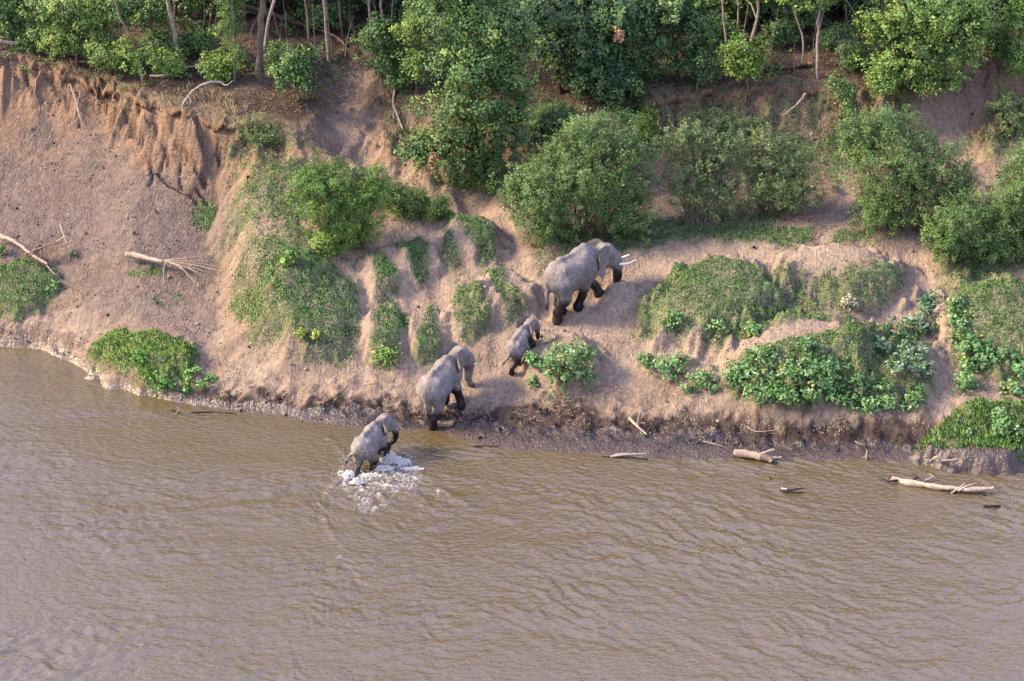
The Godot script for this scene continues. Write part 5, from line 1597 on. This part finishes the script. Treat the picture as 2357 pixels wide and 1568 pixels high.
	# tail
	for k in tail.size() - 1:
		var p: Array = tail[k]
		var q: Array = tail[k + 1]
		add.call(B.call(p[0], p[1], p[2]), lerpf(0.028, 0.013, float(k) / tail.size()), B.call(q[0], q[1], q[2]), lerpf(0.028, 0.013, float(k + 1) / tail.size()))
	ear_list = []
	ear_list.push_back([E.call(0.60, 0.880, 0.112), 1.0, deg_to_rad(o.get("ear_r", 24.0) - o.get("turn", 0.0)), H, 0.10])
	ear_list.push_back([E.call(0.60, 0.885, -0.110), -1.0, deg_to_rad(o.get("ear_l", 60.0) + o.get("turn", 0.0)), H, 0.25])
	var wet_f: float = o.wet_f
	var wet_h: float = o.wet_h
	var wet_t: float = o.wet_t
	var off := nz2.seed * 1.0 + H * 50.0
	var floor_f: float = (foot_y[0] + foot_y[1]) * 0.5
	var floor_h: float = (foot_y[2] + foot_y[3]) * 0.5
	var paint := func(p: Vector3, nn: Vector3) -> Color:
		var q := p / H
		var n1 := nz2.get_noise_3d(p.x * 22.0 + off, p.y * 22.0, p.z * 22.0)
		var n2 := nz2.get_noise_3d(p.x * 130.0, p.y * 130.0 + off, p.z * 130.0)
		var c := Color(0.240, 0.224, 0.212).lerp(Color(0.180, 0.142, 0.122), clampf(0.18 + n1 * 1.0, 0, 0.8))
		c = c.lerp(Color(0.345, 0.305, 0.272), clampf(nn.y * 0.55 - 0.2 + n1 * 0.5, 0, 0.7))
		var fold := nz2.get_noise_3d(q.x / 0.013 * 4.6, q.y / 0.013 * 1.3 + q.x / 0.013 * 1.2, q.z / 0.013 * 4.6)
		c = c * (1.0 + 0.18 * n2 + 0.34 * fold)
		var line := -1.0
		var jag := n1 * 0.09 + n2 * 0.02
		if q.x > 0.56 and q.y < tb0.y / H + 0.04: line = tb0.y / H - wet_t
		elif q.x > -0.02: line = floor_f + wet_f
		else: line = floor_h + wet_h
		if q.y + jag < line:
			var wn := clampf(0.5 + n1, 0, 1)
			var c2 := Color(0.013, 0.011, 0.012).lerp(Color(0.050, 0.036, 0.031), wn * wn)
			var fade := smoothstep(0.0, 0.10, line - q.y - jag)
			c2 = (c * 0.55).lerp(c2, fade)
			return Color(c2.r, c2.g, c2.b, 1.0)
		return Color(c.r, c.g, c.b, 0.0)
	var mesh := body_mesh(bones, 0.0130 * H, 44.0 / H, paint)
	var skin := mat("elephant_skin", 0.92)
	if skin.albedo_texture == null:
		skin.albedo_texture = noise_tex(0.022, 4, Color(0.55, 0.54, 0.53), Color(1.25, 1.25, 1.25), 301)
		skin.uv1_triplanar = true
		skin.uv1_scale = Vector3(1.7, 0.8, 1.7)
		skin.heightmap_enabled = true
		skin.heightmap_texture = noise_tex(0.022, 3, Color.BLACK, Color.WHITE, 303, 512, FastNoiseLite.TYPE_CELLULAR)
		skin.heightmap_scale = 4.5
		skin.metallic_specular = 0.25
		var w: StandardMaterial3D = skin.duplicate()
		w.resource_name = "wet_skin"
		w.roughness = 0.38
		w.heightmap_scale = 1.2
		mats["wet_skin"] = w
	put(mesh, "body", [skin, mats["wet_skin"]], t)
	# eyes, tusks, tail hair
	for s in [1.0, -1.0]:
		var eb := MB.new()
		var ep: Vector3 = E.call(0.70, 0.835, s * 0.106)
		ball(eb, ep, 0.018 * H, Color(0.02, 0.015, 0.012))
		put(eb.mesh(), "eye", mat("eye", 0.2), t)
	if o.has("tusk"):
		var L: float = o.tusk
		for s in [1.0, -1.0]:
			var tb := MB.new()
			var line := PackedVector3Array()
			for k in 7:
				var u := k / 6.0
				line.push_back(E.call(0.745 + L * u * 0.98, 0.665 - L * 0.45 * u + L * 0.30 * u * u, s * (0.068 + 0.06 * L / 0.27 * u * (1.3 - u))))
			tube(tb, line, 0.021 * H * o.get("tusk_r", 1.0), 0.008 * H * o.get("tusk_r", 1.0), 10, Color(0.80, 0.74, 0.62))
			put(tb.mesh(), "tusk", mat("ivory", 0.35), t)
	var hb := MB.new()
	var te: Array = tail[tail.size() - 1]
	var tp: Array = tail[tail.size() - 2]
	var e0: Vector3 = B.call(te[0], te[1], te[2])
	var dirv := (e0 - (B.call(tp[0], tp[1], tp[2]) as Vector3)).normalized()
	for k in 26:
		var sd := on_sphere() * 0.022 * H
		tube(hb, PackedVector3Array([e0 + sd * 0.3 - dirv * 0.03 * H, e0 + sd + dirv * 0.05 * H, e0 + sd * 0.8 + dirv * rng.randf_range(0.08, 0.13) * H]), 0.0045 * H, 0.002 * H, 3, Color(0.035, 0.028, 0.025))
	put(hb.mesh(), "tail_hair", mat("hair", 0.8), t)

func ball(b: MB, c: Vector3, r: float, col: Color, squash := Vector3.ONE, rough := 0.0, rings := 6, segs := 10) -> void:
	var first := b.v.size()
	for i in rings + 1:
		var a := PI * i / rings
		for j in segs:
			var e := PI2 * j / segs
			var d := Vector3(sin(a) * cos(e), cos(a), sin(a) * sin(e))
			var q := r
			if rough > 0.0: q *= 1.0 + rough * nz2.get_noise_3d(c.x * 50.0 + d.x * 30.0, c.y * 50.0 + d.y * 30.0, c.z * 50.0 + d.z * 30.0)
			b.vert(c + d * squash * q, (d / squash).normalized(), col)
	for i in rings:
		for j in segs:
			var a0 := first + i * segs + j
			var a1 := first + i * segs + (j + 1) % segs
			b.tri(a0, a0 + segs, a1)
			b.tri(a1, a0 + segs, a1 + segs)

func build_elephants() -> void:
	elephant("biggest elephant with long white tusks, leading the file up the bank", 2.62, [1324, 714], deg_to_rad(37),
		[[1330, 712, 0, 0], [1378, 682, 0.0, 0.0], [1282, 743, 0, 0], [1292, 722, 0, 0]],
		[[0.735, 0.74], [0.785, 0.60], [0.795, 0.44], [0.775, 0.29], [0.735, 0.17], [0.68, 0.10], [0.645, 0.10]],
		[[-0.54, 0.80, 0], [-0.60, 0.70, 0], [-0.64, 0.50, -0.01], [-0.665, 0.34, -0.02]],
		{"wet_f": 0.37, "wet_h": 0.34, "wet_t": 0.19, "tusk": 0.30, "tusk_r": 1.15, "ear_r": 36.0, "ear_l": 34.0, "hy": -0.19, "turn": 12.0})
	elephant("second elephant with short tusk, stepping out of the water onto mud", 2.25, [1017, 955], deg_to_rad(61),
		[[1061, 939, 0, 0], [1026, 938, 0.09, 0.55], [996, 988, 0, 0], [1004, 962, 0, 0]],
		[[0.735, 0.74], [0.755, 0.61], [0.735, 0.48], [0.72, 0.38], [0.75, 0.28], [0.80, 0.21], [0.83, 0.19]],
		[[-0.54, 0.80, 0], [-0.585, 0.70, 0], [-0.60, 0.45, 0.0], [-0.585, 0.22, 0.02]],
		{"wet_f": 0.40, "wet_h": 0.32, "wet_t": 0.44, "tusk": 0.13, "tusk_r": 0.9, "ear_r": 46.0, "ear_l": 20.0, "hy": -0.05, "turn": 30.0})
	elephant("calf, smallest elephant, climbing the slope behind the biggest one", 1.48, [1198, 838], deg_to_rad(61),
		[[1219, 827, 0, 0], [1228, 797, 0.0, 0.3], [1177, 862, 0, 0.4], [1190, 838, 0, 0]],
		[[0.735, 0.76], [0.785, 0.66], [0.80, 0.55], [0.81, 0.44], [0.815, 0.36], [0.82, 0.31]],
		[[-0.54, 0.76, 0], [-0.62, 0.67, -0.02], [-0.74, 0.60, -0.05], [-0.86, 0.585, -0.06]],
		{"wet_f": 0.50, "wet_h": 0.47, "wet_t": 0.20, "ear_r": 38.0, "ear_l": 16.0, "hy": -0.05, "turn": 22.0})
	elephant("wading elephant splashing through the river, last in the file", 1.75, [853, 1066], deg_to_rad(67),
		[[889, 1054, 0.12, 0.75], [872, 1044, 0.03, 0.2], [862, 1078, 0, 0.2], [820, 1096, 0, 0]],
		[[0.735, 0.74], [0.80, 0.63], [0.835, 0.53], [0.835, 0.43], [0.80, 0.35], [0.74, 0.31], [0.71, 0.31]],
		[[-0.54, 0.74, 0], [-0.59, 0.67, -0.06], [-0.63, 0.60, -0.17], [-0.655, 0.47, -0.235]],
		{"wet_f": 0.44, "wet_h": 0.40, "wet_t": 0.16, "tusk": 0.10, "tusk_r": 0.85, "ear_r": 50.0, "ear_l": 22.0, "bed": -0.26, "pitch": 0.08, "hy": -0.03, "turn": 32.0})

func drop(b: MB, p: Vector3, r: float, col: Color) -> void:
	var x := on_sphere()
	var y := x.cross(on_sphere()).normalized()
	var z := x.cross(y)
	var six := [x * 1.3, -x * 1.3, y, -y, z, -z]
	var i0 := b.v.size()
	for s: Vector3 in six: b.vert(p + s * r, s.normalized(), col)
	for t in [[0, 2, 4], [2, 1, 4], [1, 3, 4], [3, 0, 4], [2, 0, 5], [1, 2, 5], [3, 1, 5], [0, 3, 5]]: b.tri(i0 + t[0], i0 + t[2], i0 + t[1])

# ---------------------------------------------------------------- white water round the wading elephant
func build_splash() -> void:
	var b := MB.new()
	var white := Color(0.72, 0.71, 0.68)
	# churned water thrown up before the front legs and round the hind legs: [across, down, height, spread x, spread z, lumps]
	for e in [[900, 1062, 0.34, 0.34, 0.22, 420], [925, 1066, 0.22, 0.30, 0.16, 260], [882, 1080, 0.16, 0.34, 0.16, 220], [802, 1098, 0.30, 0.20, 0.16, 260], [822, 1112, 0.20, 0.22, 0.12, 170], [850, 1096, 0.12, 0.4, 0.12, 160], [950, 1080, 0.08, 0.34, 0.10, 160], [785, 1090, 0.10, 0.12, 0.14, 70]]:
		e[5] = int(e[5] * 1.0)
		var c := at_y(e[0], e[1], 0.0)
		for k in e[5] * 4:
			var a := rng.randf() * PI2
			var r := sqrt(rng.randf())
			var p := c + Vector3(cos(a) * r * e[3] * 1.15, 0, sin(a) * r * e[4] * 1.15)
			var top: float = e[2] * 1.25 * (1.0 - r * r * 0.8) * (0.35 + 1.5 * absf(nz3.get_noise_2d(p.x * 2.5, p.z * 2.5)))
			p.y = top * pow(rng.randf(), 0.6)
			var g := rng.randf_range(0.7, 1.0)
			drop(b, p, rng.randf_range(0.007, 0.022) * (1.0 if rng.randf() < 0.92 else 1.8), Color(white.r * g, white.g * g * 0.985, white.b * g * 0.96))
	# flying drops
	for k in 500:
		var c := at_y(rng.randf_range(780, 960), rng.randf_range(1050, 1125), 0.0)
		var q := c + Vector3(0, pow(rng.randf(), 2.0) * 0.45, 0)
		drop(b, q, rng.randf_range(0.006, 0.016), white)
	var m := mat("white_water", 0.5, Color(1, 1, 1, 0.55))
	m.transparency = BaseMaterial3D.TRANSPARENCY_ALPHA
	tag(put(b.mesh(), "splash_foam", m), "white splashing foam around the wading elephant's legs", "splash", "", "stuff")
